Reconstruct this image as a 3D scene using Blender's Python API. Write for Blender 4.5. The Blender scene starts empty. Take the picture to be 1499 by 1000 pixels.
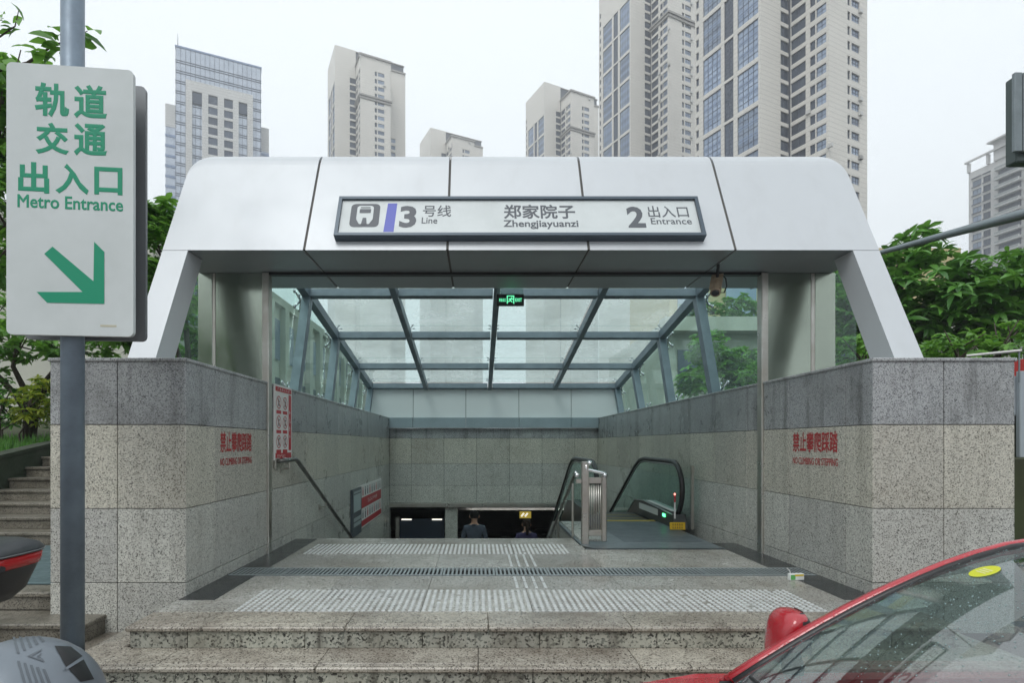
import bpy, math, random
from mathutils import Vector, Matrix
random.seed(7)
R = math.radians
scene = bpy.context.scene
COL = scene.collection

# ------------------------------------------------------------------ camera
EYE = 1.25; F = 795.0
cam = bpy.data.cameras.new('camera'); camo = bpy.data.objects.new('camera', cam); COL.objects.link(camo)
camo.location = (0, 0, EYE); camo.rotation_euler = (R(90), 0, 0)
cam.sensor_width = 36; cam.sensor_fit = 'HORIZONTAL'; cam.lens = F / 1499 * 36
cam.shift_x = 49.5 / 1499; cam.shift_y = 150 / 1499
cam.clip_start = 0.05; cam.clip_end = 3000
scene.camera = camo

# ------------------------------------------------------------------ overcast sky and a soft sun
w = bpy.data.worlds.new('World'); scene.world = w; w.use_nodes = True
nt = w.node_tree; bg = nt.nodes['Background']
sky = nt.nodes.new('ShaderNodeTexSky'); sky.sky_type = 'NISHITA'; sky.sun_disc = False
sky.sun_elevation = R(55); sky.sun_rotation = R(200); sky.dust_density = 4; sky.air_density = 1.0
hs = nt.nodes.new('ShaderNodeHueSaturation'); hs.inputs['Saturation'].default_value = 0.10
nt.links.new(sky.outputs[0], hs.inputs['Color'])
mx = nt.nodes.new('ShaderNodeMix'); mx.data_type = 'RGBA'; mx.inputs[0].default_value = 0.86
nt.links.new(hs.outputs[0], mx.inputs[6]); mx.inputs[7].default_value = (8.55, 9.2, 9.65, 1)   # even cloud layer
nt.links.new(mx.outputs[2], bg.inputs['Color']); bg.inputs['Strength'].default_value = 0.10
sl = bpy.data.lights.new('sun', 'SUN'); sl.energy = 1.0; sl.angle = R(25); sl.color = (1, .985, .96)
so = bpy.data.objects.new('sun', sl); COL.objects.link(so)
so.rotation_euler = (R(35), 0, R(-20))
vs = scene.view_settings
vs.view_transform = 'Standard'; vs.look = 'None'; vs.exposure = 0.56; vs.gamma = 1; vs.use_curve_mapping = False
scene.cycles.max_bounces = 8; scene.cycles.transparent_max_bounces = 24
scene.cycles.diffuse_bounces = 4; scene.cycles.glossy_bounces = 3
scene.cycles.use_denoising = True

# ------------------------------------------------------------------ material helpers
MATS = {}
def mat(name, col=(.5, .5, .5), rough=.6, metal=0., spec=.5, emit=None):
    if name in MATS: return MATS[name]
    m = bpy.data.materials.new(name); m.use_nodes = True
    b = m.node_tree.nodes['Principled BSDF']
    b.inputs['Base Color'].default_value = (*col, 1); b.inputs['Roughness'].default_value = rough
    b.inputs['Metallic'].default_value = metal; b.inputs['Specular IOR Level'].default_value = spec
    if emit:
        b.inputs['Emission Color'].default_value = (*emit[0], 1); b.inputs['Emission Strength'].default_value = emit[1]
    MATS[name] = m; return m
def nodes(m): return m.node_tree.nodes, m.node_tree.links, m.node_tree.nodes['Principled BSDF']
def ramp(n, stops, interp='LINEAR'):
    r = n.new('ShaderNodeValToRGB'); r.color_ramp.interpolation = interp
    e = r.color_ramp.elements
    while len(e) < len(stops): e.new(.5)
    for el, (p, c) in zip(e, stops): el.position = p; el.color = (*c, 1) if len(c) == 3 else c
    return r
def mixc(n, l, a, b, fac, mode='MIX'):
    x = n.new('ShaderNodeMix'); x.data_type = 'RGBA'; x.blend_type = mode
    if isinstance(fac, float): x.inputs[0].default_value = fac
    else: l.new(fac, x.inputs[0])
    for i, v in ((6, a), (7, b)):
        if isinstance(v, tuple): x.inputs[i].default_value = (*v, 1)
        else: l.new(v, x.inputs[i])
    return x.outputs[2]
def noise(n, l, vec, scale, detail=4, rough=.6):
    t = n.new('ShaderNodeTexNoise'); t.inputs['Scale'].default_value = scale
    t.inputs['Detail'].default_value = detail; t.inputs['Roughness'].default_value = rough
    l.new(vec, t.inputs['Vector']); return t.outputs[0]
def streaks(n, l, pos, amt, sc=(7, 7, .45), lo=.52, hi=.72):
    mp = n.new('ShaderNodeMapping'); mp.inputs['Scale'].default_value = sc; l.new(pos, mp.inputs['Vector'])
    f = noise(n, l, mp.outputs[0], 1.0, 5, .6); r = ramp(n, [(lo, (0, 0, 0)), (hi, (amt,) * 3)]); l.new(f, r.inputs[0]); return r.outputs[0]
def granite(name, pale, mid, dark, scale=170, rough=.45, dirt=(.2, .16, .11), dirt_amt=.35, dscale=1.1, bump=.15, streak=0.):
    m = mat(name, pale, rough); n, l, b = nodes(m)
    g = n.new('ShaderNodeNewGeometry'); pos = g.outputs['Position']
    v = n.new('ShaderNodeTexVoronoi'); v.inputs['Scale'].default_value = scale
    wv = n.new('ShaderNodeVectorMath'); wv.operation = 'ADD'
    nz = n.new('ShaderNodeTexNoise'); nz.inputs['Scale'].default_value = scale * .8; l.new(pos, nz.inputs['Vector'])
    sc = n.new('ShaderNodeVectorMath'); sc.operation = 'SCALE'; sc.inputs['Scale'].default_value = .02
    l.new(nz.outputs[1], sc.inputs[0]); l.new(pos, wv.inputs[0]); l.new(sc.outputs[0], wv.inputs[1]); l.new(wv.outputs[0], v.inputs['Vector'])
    sep = n.new('ShaderNodeSeparateColor'); l.new(v.outputs['Color'], sep.inputs[0])
    r = ramp(n, [(0, dark), (.12, dark), (.15, mid), (.32, mid), (.38, pale), (1, tuple(min(1, c * 1.15) for c in pale))])
    l.new(sep.outputs[0], r.inputs[0])
    oi = n.new('ShaderNodeObjectInfo')
    rr = ramp(n, [(0, (.80, .80, .81)), (1, (1.0, 1.0, .985))]); l.new(oi.outputs['Random'], rr.inputs[0])
    c = mixc(n, l, r.outputs[0], rr.outputs[0], 1.0, 'MULTIPLY')
    f = noise(n, l, pos, dscale, 6, .7)
    fr = ramp(n, [(.42, (0, 0, 0)), (.72, (1, 1, 1))]); l.new(f, fr.inputs[0])
    mul = n.new('ShaderNodeMath'); mul.operation = 'MULTIPLY'; mul.inputs[1].default_value = dirt_amt; l.new(fr.outputs[0], mul.inputs[0])
    c = mixc(n, l, c, dirt, mul.outputs[0])
    if streak: c = mixc(n, l, c, tuple(q * .35 for q in dirt), streaks(n, l, pos, streak))
    l.new(c, b.inputs['Base Color'])
    rg = ramp(n, [(.3, (rough,) * 3), (.7, (max(.12, rough - .25),) * 3)]); l.new(f, rg.inputs[0]); l.new(rg.outputs[0], b.inputs['Roughness'])
    bp = n.new('ShaderNodeBump'); bp.inputs['Strength'].default_value = bump; bp.inputs['Distance'].default_value = .004
    l.new(sep.outputs[1], bp.inputs['Height']); l.new(bp.outputs[0], b.inputs['Normal'])
    return m
def weathered(name, col, col2, rough=.5, metal=0., scale=2., spec=.5, bump=0., var=.0, streak=None):
    m = mat(name, col, rough, metal, spec); n, l, b = nodes(m)
    g = n.new('ShaderNodeNewGeometry'); f = noise(n, l, g.outputs['Position'], scale, 7, .65)
    r = ramp(n, [(.35, col), (.72, col2)]); l.new(f, r.inputs[0])
    out = r.outputs[0]
    if var:
        oi = n.new('ShaderNodeObjectInfo'); rr = ramp(n, [(0, (1 - var,) * 3), (1, (1, 1, 1))]); l.new(oi.outputs['Random'], rr.inputs[0])
        out = mixc(n, l, out, rr.outputs[0], 1.0, 'MULTIPLY')
    if streak: out = mixc(n, l, out, streak[0], streaks(n, l, g.outputs['Position'], streak[1], (5, 5, .35), .5, .8))
    l.new(out, b.inputs['Base Color'])
    r2 = ramp(n, [(.3, (rough,) * 3), (.75, (min(1, rough + .2),) * 3)]); l.new(f, r2.inputs[0]); l.new(r2.outputs[0], b.inputs['Roughness'])
    if bump:
        f2 = noise(n, l, g.outputs['Position'], scale * 12, 4)
        bp = n.new('ShaderNodeBump'); bp.inputs['Strength'].default_value = bump; bp.inputs['Distance'].default_value = .01
        l.new(f2, bp.inputs['Height']); l.new(bp.outputs[0], b.inputs['Normal'])
    return m
def glassy(name, tint, clear=.8, haze=(.8, .85, .85), hazef=.1, rough=.03, dirt_scale=1.5, fres=None, base=.025):
    """thin architectural glass: see-through, a mirror share by Fresnel, and a film of dirt"""
    m = bpy.data.materials.new(name); m.use_nodes = True; n = m.node_tree.nodes; l = m.node_tree.links; n.clear()
    o = n.new('ShaderNodeOutputMaterial'); tr = n.new('ShaderNodeBsdfTransparent'); tr.inputs[0].default_value = (*tint, 1)
    gl = n.new('ShaderNodeBsdfGlossy'); gl.inputs['Roughness'].default_value = rough
    lw = n.new('ShaderNodeLayerWeight'); lw.inputs[0].default_value = .5
    pw_ = n.new('ShaderNodeMath'); pw_.operation = 'POWER'; pw_.inputs[1].default_value = 5; l.new(lw.outputs['Facing'], pw_.inputs[0])
    ma = n.new('ShaderNodeMath'); ma.operation = 'MULTIPLY_ADD'; ma.inputs[1].default_value = .45 if fres is None else fres; ma.inputs[2].default_value = base; l.new(pw_.outputs[0], ma.inputs[0])
    m1 = n.new('ShaderNodeMixShader'); l.new(ma.outputs[0], m1.inputs[0]); l.new(tr.outputs[0], m1.inputs[1]); l.new(gl.outputs[0], m1.inputs[2])
    tl = n.new('ShaderNodeBsdfTranslucent'); tl.inputs[0].default_value = (*haze, 1)
    df = n.new('ShaderNodeBsdfDiffuse'); df.inputs[0].default_value = (*haze, 1)
    md = n.new('ShaderNodeMixShader'); md.inputs[0].default_value = .22; l.new(tl.outputs[0], md.inputs[1]); l.new(df.outputs[0], md.inputs[2])
    g = n.new('ShaderNodeNewGeometry'); f = noise(n, l, g.outputs['Position'], dirt_scale, 5, .65)
    r = ramp(n, [(.3, (hazef * .55,) * 3), (.75, (min(1, hazef * 1.6),) * 3)]); l.new(f, r.inputs[0])
    m2 = n.new('ShaderNodeMixShader'); l.new(r.outputs[0], m2.inputs[0]); l.new(m1.outputs[0], m2.inputs[1]); l.new(md.outputs[0], m2.inputs[2])
    l.new(m2.outputs[0], o.inputs[0]); MATS[name] = m; return m

# ------------------------------------------------------------------ mesh helpers
class B:
    def __init__(s): s.v = []; s.f = []; s.m = []
    def add(s, vs, fs, mi=0):
        k = len(s.v); s.v += [tuple(p) for p in vs]; s.f += [tuple(i + k for i in f) for f in fs]; s.m += [mi] * len(fs); return s
    def box(s, x0, x1, y0, y1, z0, z1, mi=0):
        return s.add([(x0, y0, z0), (x1, y0, z0), (x1, y1, z0), (x0, y1, z0), (x0, y0, z1), (x1, y0, z1), (x1, y1, z1), (x0, y1, z1)],
                     [(0, 3, 2, 1), (4, 5, 6, 7), (0, 1, 5, 4), (1, 2, 6, 5), (2, 3, 7, 6), (3, 0, 4, 7)], mi)
    def cbox(s, x0, x1, y0, y1, z0, z1, c=.004, mi=0):
        """box with chamfered edges"""
        vs = []; cx, cy, cz = (x0 + x1) / 2, (y0 + y1) / 2, (z0 + z1) / 2
        hx, hy, hz = (x1 - x0) / 2, (y1 - y0) / 2, (z1 - z0) / 2; c = min(c, hx * .9, hy * .9, hz * .9)
        import itertools
        idx = {}
        for sx, sy, sz in itertools.product((-1, 1), repeat=3):
            for a in range(3):
                p = [sx * (hx - c), sy * (hy - c), sz * (hz - c)]; p[a] += (sx, sy, sz)[a] * c
                idx[(sx, sy, sz, a)] = len(vs); vs.append((cx + p[0], cy + p[1], cz + p[2]))
        fs = []
        def order(ids, nrm):
            pts = [Vector(vs[i]) for i in ids]; ce = sum(pts, Vector()) / len(pts); nrm = Vector(nrm)
            a = (pts[0] - ce).normalized(); b_ = nrm.cross(a)
            return tuple(i for _, i in sorted((math.atan2((Vector(vs[i]) - ce).dot(b_), (Vector(vs[i]) - ce).dot(a)), i) for i in ids))
        for a in range(3):
            for sg in (-1, 1):
                n = [0, 0, 0]; n[a] = sg
                fs.append(order([idx[k] for k in idx if k[3] == a and k[a] == sg], n))
        for a, b_ in ((0, 1), (0, 2), (1, 2)):
            for s1 in (-1, 1):
                for s2 in (-1, 1):
                    n = [0, 0, 0]; n[a] = s1; n[b_] = s2
                    fs.append(order([idx[k] for k in idx if k[a] == s1 and k[b_] == s2 and k[3] in (a, b_)], n))
        for sx, sy, sz in itertools.product((-1, 1), repeat=3):
            fs.append(order([idx[(sx, sy, sz, a)] for a in range(3)], (sx, sy, sz)))
        return s.add(vs, fs, mi)
    def prism(s, poly, axis, a0, a1, mi=0):
        """poly of 2-D points extruded along axis 0/1/2 (other coords in order)"""
        def mk(p, a):
            q = list(p); q.insert(axis, a); return q
        n = len(poly); ar = sum(poly[i][0] * poly[(i + 1) % n][1] - poly[(i + 1) % n][0] * poly[i][1] for i in range(n))
        flip = (ar < 0) ^ (axis == 1)
        vs = [mk(p, a0) for p in poly] + [mk(p, a1) for p in poly]
        fs = [tuple(range(n))[::-1], tuple(range(n, 2 * n))] + [(i, (i + 1) % n, n + (i + 1) % n, n + i) for i in range(n)]
        if flip: fs = [f[::-1] for f in fs]
        return s.add(vs, fs, mi)
    def tube(s, pts, r, seg=8, cap=True, mi=0):
        pts = [Vector(p) for p in pts]; rs = r if isinstance(r, (list, tuple)) else [r] * len(pts); rings = []; k = len(s.v); up = None
        for i, p in enumerate(pts):
            d = (pts[min(i + 1, len(pts) - 1)] - pts[max(i - 1, 0)]).normalized()
            if up is None:
                up = Vector((0, 0, 1)) if abs(d.z) < .9 else Vector((1, 0, 0))
            a = d.cross(up).normalized(); b_ = a.cross(d).normalized(); up = b_
            s.v += [tuple(p + (a * math.cos(2 * math.pi * j / seg) + b_ * math.sin(2 * math.pi * j / seg)) * rs[i]) for j in range(seg)]
        fs = []
        for i in range(len(pts) - 1):
            for j in range(seg):
                q = k + i * seg; fs.append((q + j, q + seg + j, q + seg + (j + 1) % seg, q + (j + 1) % seg))
        if cap:
            fs.append(tuple(k + j for j in range(seg))); e = k + (len(pts) - 1) * seg; fs.append(tuple(e + j for j in range(seg))[::-1])
        s.f += fs; s.m += [mi] * len(fs); return s
    def bar(s, p0, p1, wx, wz, mi=0, up=(0, 0, 1)):
        """rectangular bar between two points: wx across, wz along 'up'"""
        p0, p1 = Vector(p0), Vector(p1); d = (p1 - p0).normalized(); a = d.cross(Vector(up)).normalized(); b_ = a.cross(d).normalized()
        vs = [p + a * sx * wx / 2 + b_ * sz * wz / 2 for p in (p0, p1) for sx, sz in ((-1, -1), (1, -1), (1, 1), (-1, 1))]
        return s.add(vs, [(0, 1, 2, 3)[::-1], (4, 5, 6, 7), (0, 1, 5, 4), (1, 2, 6, 5), (2, 3, 7, 6), (3, 0, 4, 7)][::1], mi)
    def lathe(s, prof, c=(0, 0, 0), seg=16, mi=0, sx=1, sy=1):
        """prof: (r,z) list, around a vertical axis through c"""
        k = len(s.v)
        for r, z in prof:
            s.v += [(c[0] + sx * r * math.cos(2 * math.pi * j / seg), c[1] + sy * r * math.sin(2 * math.pi * j / seg), c[2] + z) for j in range(seg)]
        fs = [(k + i * seg + j, k + i * seg + (j + 1) % seg, k + (i + 1) * seg + (j + 1) % seg, k + (i + 1) * seg + j) for i in range(len(prof) - 1) for j in range(seg)]
        fs.append(tuple(k + j for j in range(seg))[::-1]); e = k + (len(prof) - 1) * seg; fs.append(tuple(e + j for j in range(seg)))
        s.f += fs; s.m += [mi] * len(fs); return s
    def grid(s, fn, nu, nv, mi=0, flip=False):
        k = len(s.v)
        s.v += [tuple(fn(i / nu, j / nv)) for i in range(nu + 1) for j in range(nv + 1)]
        fs = [(k + i * (nv + 1) + j, k + (i + 1) * (nv + 1) + j, k + (i + 1) * (nv + 1) + j + 1, k + i * (nv + 1) + j + 1) for i in range(nu) for j in range(nv)]
        if flip: fs = [f[::-1] for f in fs]
        s.f += fs; s.m += [mi] * len(fs); return s
    def mesh(s, name, mats, smooth=False, off=None):
        me = bpy.data.meshes.new(name)
        vs = s.v if off is None else [(p[0] - off[0], p[1] - off[1], p[2] - off[2]) for p in s.v]
        me.from_pydata(vs, [], s.f)
        for m_ in (mats if isinstance(mats, (list, tuple)) else [mats]): me.materials.append(m_)
        me.polygons.foreach_set('material_index', s.m)
        if smooth: me.polygons.foreach_set('use_smooth', [True] * len(s.f))
        me.update(); return me

WL = {}     # position of an object's origin in its root's unrotated frame (world for unrotated roots)
def link(o): COL.objects.link(o); return o
def props(o, label=None, cat=None, group=None, kind=None):
    for k, v in (('label', label), ('category', cat), ('group', group), ('kind', kind)):
        if v: o[k] = v
    return o
def thing(name, label, cat, loc=(0, 0, 0), group=None, rot=(0, 0, 0), local=False):
    o = bpy.data.objects.new(name, None); link(o); o.location = loc; o.rotation_euler = rot; o.empty_display_size = .2
    WL[o.name] = (0, 0, 0) if local else tuple(loc)
    return props(o, label, cat, group)
def put(name, b, mats, parent=None, smooth=False, loc=None, kind=None, label=None, cat=None, group=None):
    """b: a B in the parent's frame (world for unrotated roots), or a mesh with loc"""
    pl = WL[parent.name] if parent else (0, 0, 0)
    if isinstance(b, B):
        if loc is None:
            xs = [p[0] for p in b.v]; ys = [p[1] for p in b.v]; zs = [p[2] for p in b.v]
            loc = ((min(xs) + max(xs)) / 2, (min(ys) + max(ys)) / 2, min(zs))
        me = b.mesh(name, mats, smooth, loc)
    else: me = b
    o = bpy.data.objects.new(name, me); link(o); o.parent = parent
    o.location = (loc[0] - pl[0], loc[1] - pl[1], loc[2] - pl[2]); WL[o.name] = tuple(loc)
    return props(o, label, cat, group, kind)
def struct(name, b, mats, smooth=False): return put(name, b, mats, None, smooth, kind='structure')
def at(px, py, d): return ((px - 700) * d / F, d, EYE - (py - 650) * d / F)

def text_mesh(body, x0, x1, y0, y1, bold=0., thick=.002):
    """flat lettering that fills the box x0..x1, y0..y1 (in a local xy plane)"""
    c = bpy.data.curves.new('lettering', 'FONT'); c.body = body; c.size = 1; c.resolution_u = 3
    c.bevel_depth = bold; c.bevel_resolution = 0; c.extrude = .001
    o = bpy.data.objects.new('lettering', c); COL.objects.link(o)
    me = bpy.data.meshes.new_from_object(o.evaluated_get(bpy.context.evaluated_depsgraph_get()))
    bpy.data.objects.remove(o); bpy.data.curves.remove(c)
    xs = [v.co.x for v in me.vertices]; ys = [v.co.y for v in me.vertices]; zs = [v.co.z for v in me.vertices]
    ax, bx, ay, by, az, bz = min(xs), max(xs), min(ys), max(ys), min(zs), max(zs)
    b = B(); b.v = [(x0 + (v.co.x - ax) / (bx - ax) * (x1 - x0), y0 + (v.co.y - ay) / (by - ay) * (y1 - y0), (v.co.z - az) / max(1e-6, bz - az) * thick) for v in me.vertices]
    b.f = [tuple(p.vertices) for p in me.polygons]; b.m = [0] * len(b.f)
    bpy.data.meshes.remove(me); return b
def mapped(b, fn):
    b.v = [tuple(fn(p)) for p in b.v]; return b
# ------------------------------------------------------------------ materials
G_TOP = granite('granite_grey', (.42, .435, .44), (.24, .25, .26), (.05, .05, .055), dirt=(.13, .13, .125), dirt_amt=.6, dscale=1.6, streak=.6)
G_MID = granite('granite_beige', (.60, .58, .505), (.33, .32, .275), (.03, .028, .025), dirt=(.27, .24, .18), dirt_amt=.3, streak=.25)
G_LOW = granite('granite_pale', (.60, .60, .555), (.32, .32, .295), (.03, .03, .03), dirt=(.25, .23, .19), dirt_amt=.3, streak=.22)
G_FLOOR = granite('granite_paving', (.42, .42, .39), (.27, .27, .245), (.06, .06, .055), scale=135, rough=.33, dirt=(.13, .10, .07), dirt_amt=.7, dscale=1.0)
G_STEP = granite('granite_step', (.42, .39, .33), (.26, .235, .195), (.05, .042, .035), scale=125, rough=.36, dirt=(.10, .075, .055), dirt_amt=.85, dscale=1.4, streak=.35)
G_RISER = granite('granite_riser', (.42, .42, .36), (.20, .21, .18), (.04, .04, .035), scale=75, rough=.55, dirt=(.10, .085, .06), dirt_amt=.7, dscale=2.2, streak=.85)
G_DARKSTEP = granite('granite_garden_step', (.25, .23, .19), (.16, .145, .115), (.045, .04, .03), scale=120, rough=.5, dirt=(.05, .045, .03), dirt_amt=.85, dscale=1.5, streak=.5)
G_BLACK = granite('black_granite', (.028, .031, .034), (.02, .022, .024), (.01, .01, .011), rough=.3, dirt=(.05, .05, .045), dirt_amt=.4)
JOINT = mat('dark_joint', (.035, .035, .035), .9)
WHITE = weathered('white_panel_paint', (.56, .585, .605), (.53, .555, .575), .34, .25, .7, .5, streak=((.42, .43, .43), .22))
BEAM = weathered('blue_grey_paint', (.20, .245, .285), (.15, .185, .215), .42, .2, 3)
SOFF = weathered('shaded_panel', (.34, .37, .385), (.30, .33, .34), .34, .5, .5)  # same metal as the fascia; the soffit's shade is put into this darker colour
LEDGE = weathered('ledge_metal', (.33, .40, .44), (.28, .34, .37), .4, .3, 1.5)
STEEL = weathered('stainless_steel', (.56, .55, .51), (.42, .39, .34), .24, .9, 3)
PANELST = weathered('brushed_panel', (.40, .45, .38), (.33, .37, .31), .11, .95, .9)
CHROME = mat('chrome', (.75, .77, .78), .15, 1)
RUBBER = mat('black_rubber', (.012, .012, .013), .35)
BLACK = mat('black_plastic', (.02, .021, .023), .45)
DARK = mat('dark_interior', (.018, .02, .02), .8)
GLASS = glassy('side_glass', (.82, .96, .925), hazef=.05)
ROOFG = glassy('roof_glass', (.88, .965, .95), hazef=.20, haze=(.90, .95, .95), dirt_scale=1.0)
ESCG = glassy('balustrade_glass', (.78, .90, .87), hazef=.03)
CARG = glassy('windscreen_glass', (.74, .88, .86), hazef=.06, fres=.9, base=.30)
ASPH = weathered('asphalt', (.055, .056, .058), (.035, .036, .037), .55, 0, 3, bump=.4)
PAVE = granite('worn_paving', (.22, .20, .17), (.15, .13, .10), (.05, .045, .04), scale=110, rough=.5, dirt=(.05, .04, .03), dirt_amt=.8)
SIGNW = weathered('sign_face', (.62, .66, .66), (.54, .58, .575), .35, 0, 2)
SIGNG = mat('sign_green', (.003, .27, .145), .45)
GREY_T = mat('sign_lettering_grey', (.085, .095, .11), .5)
RED = mat('notice_red', (.42, .02, .03), .45)
REDPAINT = weathered('stencil_red', (.38, .025, .03), (.26, .05, .045), .7, 0, 22)
PALE = mat('notice_white', (.68, .66, .64), .45)
POLE = weathered('pole_paint', (.21, .27, .33), (.16, .20, .245), .4, .3, 5)
BARK = weathered('bark', (.085, .065, .05), (.04, .032, .026), .9, 0, 9, bump=.6)
def leaf_mat(name, a, b_, trans=.3):
    m = mat(name, a, .38); n, l, b = nodes(m)
    oi = n.new('ShaderNodeObjectInfo'); g = n.new('ShaderNodeNewGeometry')
    r = ramp(n, [(0, b_), (.5, a), (1, tuple(c * 1.35 for c in a))])
    f = n.new('ShaderNodeMath'); f.operation = 'FRACT'; ad = n.new('ShaderNodeMath'); ad.operation = 'ADD'
    l.new(oi.outputs['Random'], ad.inputs[0]); l.new(g.outputs['Random Per Island'], ad.inputs[1]); l.new(ad.outputs[0], f.inputs[0]); l.new(f.outputs[0], r.inputs[0])
    l.new(r.outputs[0], b.inputs['Base Color'])
    tl = n.new('ShaderNodeBsdfTranslucent'); br = mixc(n, l, r.outputs[0], (.5, .9, .1), .15); l.new(br, tl.inputs[0])
    ms = n.new('ShaderNodeMixShader'); ms.inputs[0].default_value = trans
    l.new(b.outputs[0], ms.inputs[1]); l.new(tl.outputs[0], ms.inputs[2]); l.new(ms.outputs[0], n['Material Output'].inputs[0]); return m
LEAF = leaf_mat('glossy_leaf', (.105, .27, .045), (.035, .13, .025))
LEAF2 = leaf_mat('fresh_leaf', (.13, .30, .045), (.055, .17, .03), .4)
LEAF3 = leaf_mat('yellow_leaf', (.26, .30, .03), (.10, .20, .03), .4)
# ------------------------------------------------------------------ ground, road, pavement
D0 = 4.457; XL = -2.40; XR = 3.24; OL = -3.515; OR = 4.406; YB = 14.7; WT = 1.956
b = B()
for x0, x1, y0, y1 in ((-700, XL - .3, -700, 700), (XR + .3, 700, -700, 700), (XL - .3, XR + .3, -700, 5.0), (XL - .3, XR + .3, YB + .4, 700)):
    b.add([(x0, y0, -.6), (x1, y0, -.6), (x1, y1, -.6), (x0, y1, -.6)], [(0, 1, 2, 3)])
struct('road', b, ASPH)
b = B(); b.box(-14, -1.3, -2.5, 4.6, -.59, -.3)
pv = struct('pavement', b, PAVE)
kb = B()
for i in range(8): put('kerb_stone', B().cbox(-1.30, -1.14, -2.5 + i * .72, -2.5 + i * .72 + .71, -.59, -.285, .012), G_STEP, pv)
# front steps and platform
plat = thing('entrance_platform', None, None, (0.4, 5, 0)); plat['kind'] = 'structure'
core = B(); core.box(XL - .01, XR + .01, 3.76, 6.40, -.62, -.04); core.box(XL - .01, 1.25, 6.40, 7.12, -.9, -.04)
put('platform_core', core, JOINT, plat)
def run(x0, x1, step, first=None):
    xs = [x0]; x = x0 + (first or step)
    while x < x1 - .2: xs.append(x); x += step
    return xs + [x1]
def step_row(parent, x0, x1, edge, ztop, back, h=.15, step=.93, first=.5, side=None):
    xs = run(x0, x1, step, first)
    for a, c in zip(xs, xs[1:]):
        put('nosing_stone', B().cbox(a + .002, c - .002, edge, edge + .042, ztop - .034, ztop, .009), G_STEP, parent)
        put('nosing_strip', B().cbox(a + .002, c - .002, edge + .047, edge + .068, ztop - .034, ztop - .0005, .003), G_STEP, parent)
        put('tread_stone', B().cbox(a + .002, c - .002, edge + .073, back, ztop - .034, ztop, .003), G_STEP, parent)
    xs = run(x0 + .03, x1 - .03, step * .82, first * .75)
    for a, c in zip(xs, xs[1:]):
        put('riser_stone', B().cbox(a + .002, c - .002, edge + .022, edge + .05, ztop - h, ztop - .036, .003), G_RISER, parent)
step_row(plat, -2.41, 3.30, 3.694, 0.0, 4.03, step=.98, first=.52)
fs = thing('front_steps', None, None, (0.4, 3.3, -.6)); fs['kind'] = 'structure'
step_row(fs, -2.66, 3.56, 3.387, -.15, 3.74, step=1.02, first=.62)
step_row(fs, -1.10, 3.80, 3.08, -.30, 3.43, step=1.0, first=.4)
step_row(fs, -1.10, 4.05, 2.78, -.45, 3.12, step=.96, first=.5)
c_ = B(); c_.box(-2.62, 3.52, 3.44, 3.78, -.62, -.19); c_.box(-1.06, 3.76, 3.12, 3.45, -.62, -.34); c_.box(-1.06, 4.01, 2.83, 3.13, -.62, -.49)
put('step_core', c_, JOINT, fs)
# side treads of the lowest visible step and of the platform, left and right
for sx, x0, x1 in ((-1, -2.66, -2.43), (1, 3.32, 3.56)):
    y = 3.74
    while y < 4.40:
        y1 = min(y + .42, D0 - .01)
        put('tread_stone', B().cbox(x0, x1, y + .002, y1 - .002, -.186, -.15, .008), G_STEP, fs)
        put('riser_stone', B().cbox(*( (x0 + .02, x0 + .05) if sx < 0 else (x1 - .05, x1 - .02)), y + .002, y1 - .002, -.42, -.188, .003), G_RISER, fs)
        put('riser_stone', B().cbox(*((-2.40, -2.375) if sx < 0 else (3.265, 3.29)), y + .002, y1 - .002, -.15, -.036, .003), G_RISER, plat)
        y = y1
    put('step_core', B().box(min(x0, x1) + .05, max(x0, x1) - .05, 3.76, D0, -.6, -.19), JOINT, fs)
# platform paving
XI, XJ = -2.11, 2.93
rows = [4.035, 4.34, 4.645, 5.13, None, 5.47, 6.13, 6.435, 6.745, 7.13]
for y0, y1 in zip(rows, rows[1:]):
    if y0 is None or y1 is None: continue
    xs = run(XI, XJ, .84)
    if y0 < 4.2: xs = [XL] + xs + [XR]
    for a, c in zip(xs, xs[1:]):
        yy1 = y1; c2 = c
        if y0 > 6.4 and a > 1.2: continue
        if y0 > 6.4 and c > 1.25: c2 = 1.25
        if y0 == 6.13 and a > 1.25: yy1 = 6.41
        put('paving_slab', B().cbox(a + .0015, c2 - .0015, y0 + .0015, yy1 - .0015, -.04, 0, .002), G_FLOOR, plat)
for x0, x1 in ((XL + .0, XI), (XJ, XR)):
    y = 4.345
    while y < (7.1 if x0 < 0 else 6.4):
        y1 = min(y + .62, 7.13 if x0 < 0 else 8.6)
        if not (y < 5.13 < y1 - .01): pass
        put('border_slab', B().cbox(x0 + .0015, x1 - .0015, y + .001, y1 - .001, -.04, .001, .002), G_BLACK, plat); y = y1
put('stair_nosing', B().cbox(XL + .002, 1.24, 7.13, 7.17, -.05, 0, .006), G_FLOOR, plat)
# chamfered corner stone towards the escalator
put('paving_slab', B().prism([(1.25, 6.41), (1.42, 6.41), (1.25, 6.70)], 2, -.04, 0), G_FLOOR, plat)
# drain grating
seg = B(); 
for i in range(13): seg.box(-.25 + i * .04, -.25 + i * .04 + .019, -.128, .128, -.02, .002)
seg.box(-.252, .252, -.155, -.129, -.02, .003); seg.box(-.252, .252, .129, .155, -.02, .003)
GRATE = weathered('galvanised_grating', (.34, .38, .39), (.26, .29, .295), .4, .5, 6)
segm = seg.mesh('grating_segment', GRATE)
dg = thing('drain_grating', 'long galvanised slotted drain grating crossing the entrance floor', 'drain', (.42, 5.3, 0))
put('channel', B().box(XL + .02, XR - .02, 5.135, 5.465, -.039, -.03), JOINT, dg)
for i in range(11): put('grating_segment', segm, None, dg, loc=(XL + .28 + i * .508, 5.30, .0015))
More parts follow.
